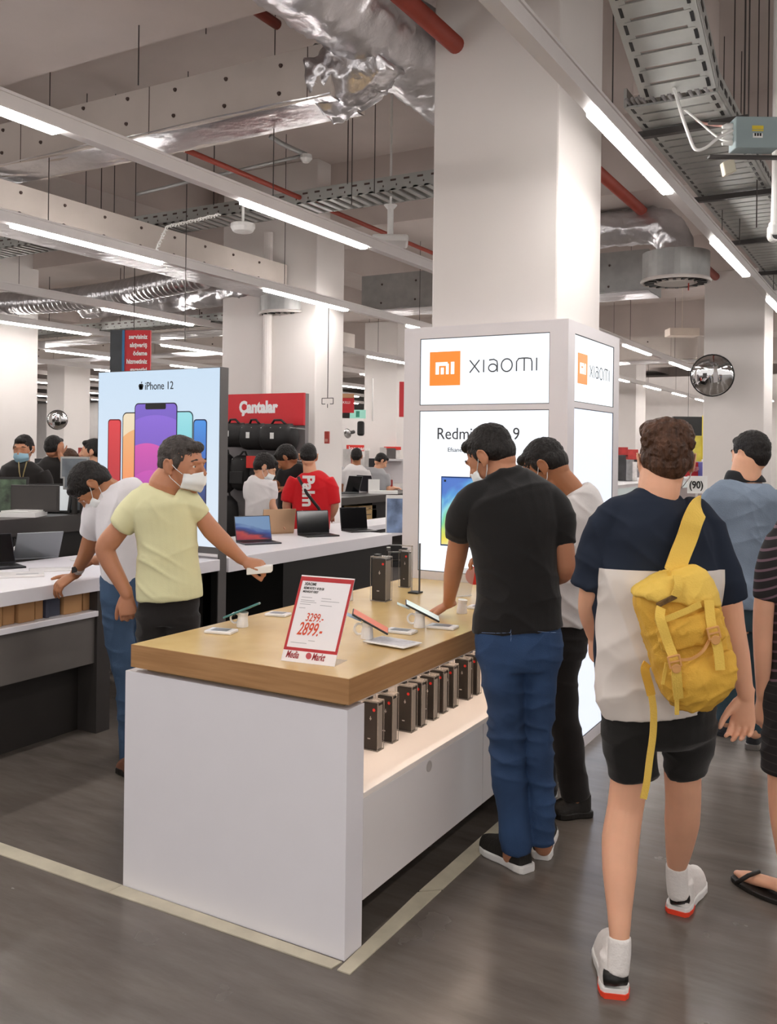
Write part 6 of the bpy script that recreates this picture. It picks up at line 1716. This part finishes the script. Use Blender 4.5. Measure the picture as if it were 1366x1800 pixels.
# customers behind the laptop table
d = 8.05
simple(d, 460, 'person with a white mask and plain white t-shirt left of the group at the bags', 466, 822, 80, 30,
  [(455,925,25),(456,900,25),(457,870,26),(458,850,26),(460,838,17)], [(440,848,11),(438,860,11),(438,876,10)], [(474,848,12),(477,862,12),(478,878,10)],
  [([(478,865,9),(477,885,8,-.02),(484,902,7,-.02),(488,915,5)], R0-Z*.3, Z, 1), ([(440,865,9),(441,890,8,.05),(455,905,6,.1)], R0, Z, -1)],
  legs_for(d, 456, 925, 11), cloth('white_boy_tee', 'ded9d8'), S_LIGHT, mask=m_mask, k=.95, hair='thick')
d = 8.75
simple(d, 512, 'person in a black t-shirt bent towards a phone between the white and the red shirt', 504, 806, -80, 40,
  [(512,920,24),(513,880,24),(515,850,25),(516,830,24),(512,820,15)], [(500,828,10),(495,838,10),(493,848,9)], [(528,828,10),(532,840,10),(533,852,9)],
  [([(496,840,8),(492,856,7),(484,848,5,-.05)], -R0+Z*.3, Z, 1), ([(532,845,8),(530,865,7,-.05),(505,858,5,-.1)], -R0, Z, -1)],
  legs_for(d, 512, 920, 11), cloth('black_far_tee', '212021'), S_TAN, hair='thick')
d = 8.6
pr = simple(d, 547, 'person in a bright red oversized t-shirt with white gothic lettering down the back', 542, 803, -8, 8,
  [(546,936,33),(547,910,34),(548,880,35),(548,855,35),(547,840,31),(545,829,16)], [(521,842,13),(512,860,14),(506,882,12)], [(574,842,13),(582,860,14),(587,886,12)],
  [([(510,865,9),(504,890,8,.02),(510,910,6,.1)], FW, Z, 1), ([(584,865,9),(588,890,8,.02),(580,910,6,.1)], FW, Z, -1)],
  legs_for(d, 547, 936, 14), cloth('bright_red_tee', 'd11f27'), S_LIGHT, hair='short')
q = atd(533, 835, d-.215)
tb = text_mb('Palm Angels', .15, q, -Z, R0, .012, squeeze=1.0, offset=.006); tb.build('gothic_lettering', m_white_plastic, pr.t)
# a dark cross body strap
pr_s = MB().tube([atd(524,838,d-.19), atd(540,868,d-.235), atd(560,893,d-.23), atd(575,930,d-.2)], .014, 8, flat=.4, up=FW).build('cross_strap', m_black, pr.t, smooth=True)
# shoppers at the dark counter
d = 13.9
simple(d, 626, 'person in a white t-shirt seen from behind at the far charcoal counter', 627, 803, 6, 10,
  [(624,885,20),(624,860,21),(625,840,22),(625,826,21),(626,816,11)], [(608,828,8),(604,838,8),(602,850,7)], [(642,828,8),(646,840,8),(648,852,7)],
  [([(604,845,5),(604,862,5,.02),(610,875,4,.1)], FW, Z, 1), ([(647,845,5),(648,862,5,.02),(642,872,4,.1)], FW, Z, -1)],
  legs_for(d, 624, 885, 7), cloth('white_far_tee', 'd8d3d2'), S_TAN, hair='thick', fold=.004)
simple(d+.3, 664, 'person in a light grey t-shirt looking down to the right at the far charcoal counter', 670, 811, 70, 35,
  [(664,888,16),(664,860,17),(663,845,18),(663,832,17),(664,822,9)], [(649,834,7),(647,845,7),(647,855,6)], [(677,834,7),(680,845,7),(681,855,6)],
  [([(648,850,5),(648,868,5),(655,876,4,.1)], R0, Z, 1), ([(681,850,5),(683,862,5),(692,858,4)], R0, Z, -1)],
  legs_for(d+.3, 664, 888, 6), cloth('grey_far_tee', 'a7a7a9'), S_LIGHT, hair='short', fold=.004)
# staff on the left
d = 7.9
ps = simple(d, 38, 'person in black with a pale blue mask and lanyard standing behind the service desk', 41, 790, 180, 8,
  [(38,920,36),(38,890,35),(38,860,37),(38,835,39),(39,822,36),(40,810,16)], [(5,832,14),(-2,845,14),(-5,856,12)], [(72,832,14),(79,845,14),(82,856,12)],
  [([(-3,850,9),(0,862,8,-.05),(22,856,6.5,-.25)], R0-FW*.2, Z, -1), ([(80,850,9),(74,860,8,-.05),(52,857,6.5,-.25)], -R0-FW*.2, Z, 1)],
  legs_for(d, 38, 920, 15), cloth('black_staff', '23201f'), S_MID, hair='short', mask=m_maskblue, eyes=True, name='polo_shirt')
MB().tube([atd(33,812,d-.16), atd(34,830,d-.2), atd(38,850,d-.21), atd(42,830,d-.2), atd(47,812,d-.16)], .005, 6).build('lanyard', mat('lanyard_tan', '8a7a50', .7), ps.t, smooth=True)
d = 9.0
simple(d, 95, 'person in black seen from behind holding a phone to the ear', 96, 788, 20, 5,
  [(95,900,27),(95,870,27),(95,840,28),(95,822,29),(95,812,24),(96,803,11)], [(74,818,10),(68,830,10),(66,842,9)], [(114,818,10),(119,832,10),(120,842,9)],
  [([(67,840,7),(66,860,6),(72,880,5,.05)], -Z, -R0, 1), ([(119,838,7),(117,825,6,-.05),(106,800,4.5,-.05)], Z, R0*.5-FW*.5, 1)],
  legs_for(d, 95, 900, 11), cloth('black_staff', '23201f'), S_MID, hair='short')
simple(d-.6, 168, 'person with a dark beard in profile facing left beside the tall phone lightbox', 162, 795, -95, 0,
  [(172,910,26),(172,870,26),(171,840,28),(170,822,28),(168,813,14)], [(152,822,10),(148,835,10),(147,848,9)], [(190,822,10),(196,835,10),(197,848,9)],
  [([(149,840,7),(140,850,6,-.05),(128,835,5,-.08)], -R0+Z*.6, -FW, 1), ([(197,845,7),(196,870,6),(190,890,5)], -Z, R0, 1)],
  legs_for(d-.6, 171, 910, 11), cloth('black_staff', '23201f'), S_LIGHT, hair='short', beard=True, eyes=True)
simple(d+.3, 124, 'person with brown hair half hidden behind the desk, resting chin on a hand', 122, 812, 120, 15,
  [(124,905,24),(124,880,25),(124,855,26),(124,842,24),(123,830,11)], [(106,842,9),(101,852,9),(100,862,8)], [(142,842,9),(147,852,9),(148,862,8)],
  [([(102,858,6),(105,850,6,-.1),(116,828,4.5,-.12)], Z, -FW, 1), ([(147,858,6),(140,866,5,-.1),(128,864,4.5,-.15)], -R0, Z, 1)],
  legs_for(d+.3, 124, 905, 10), cloth('brown_top', '3b302a'), S_LIGHT, hair='thick', hm=H_BROWN, eyes=True)
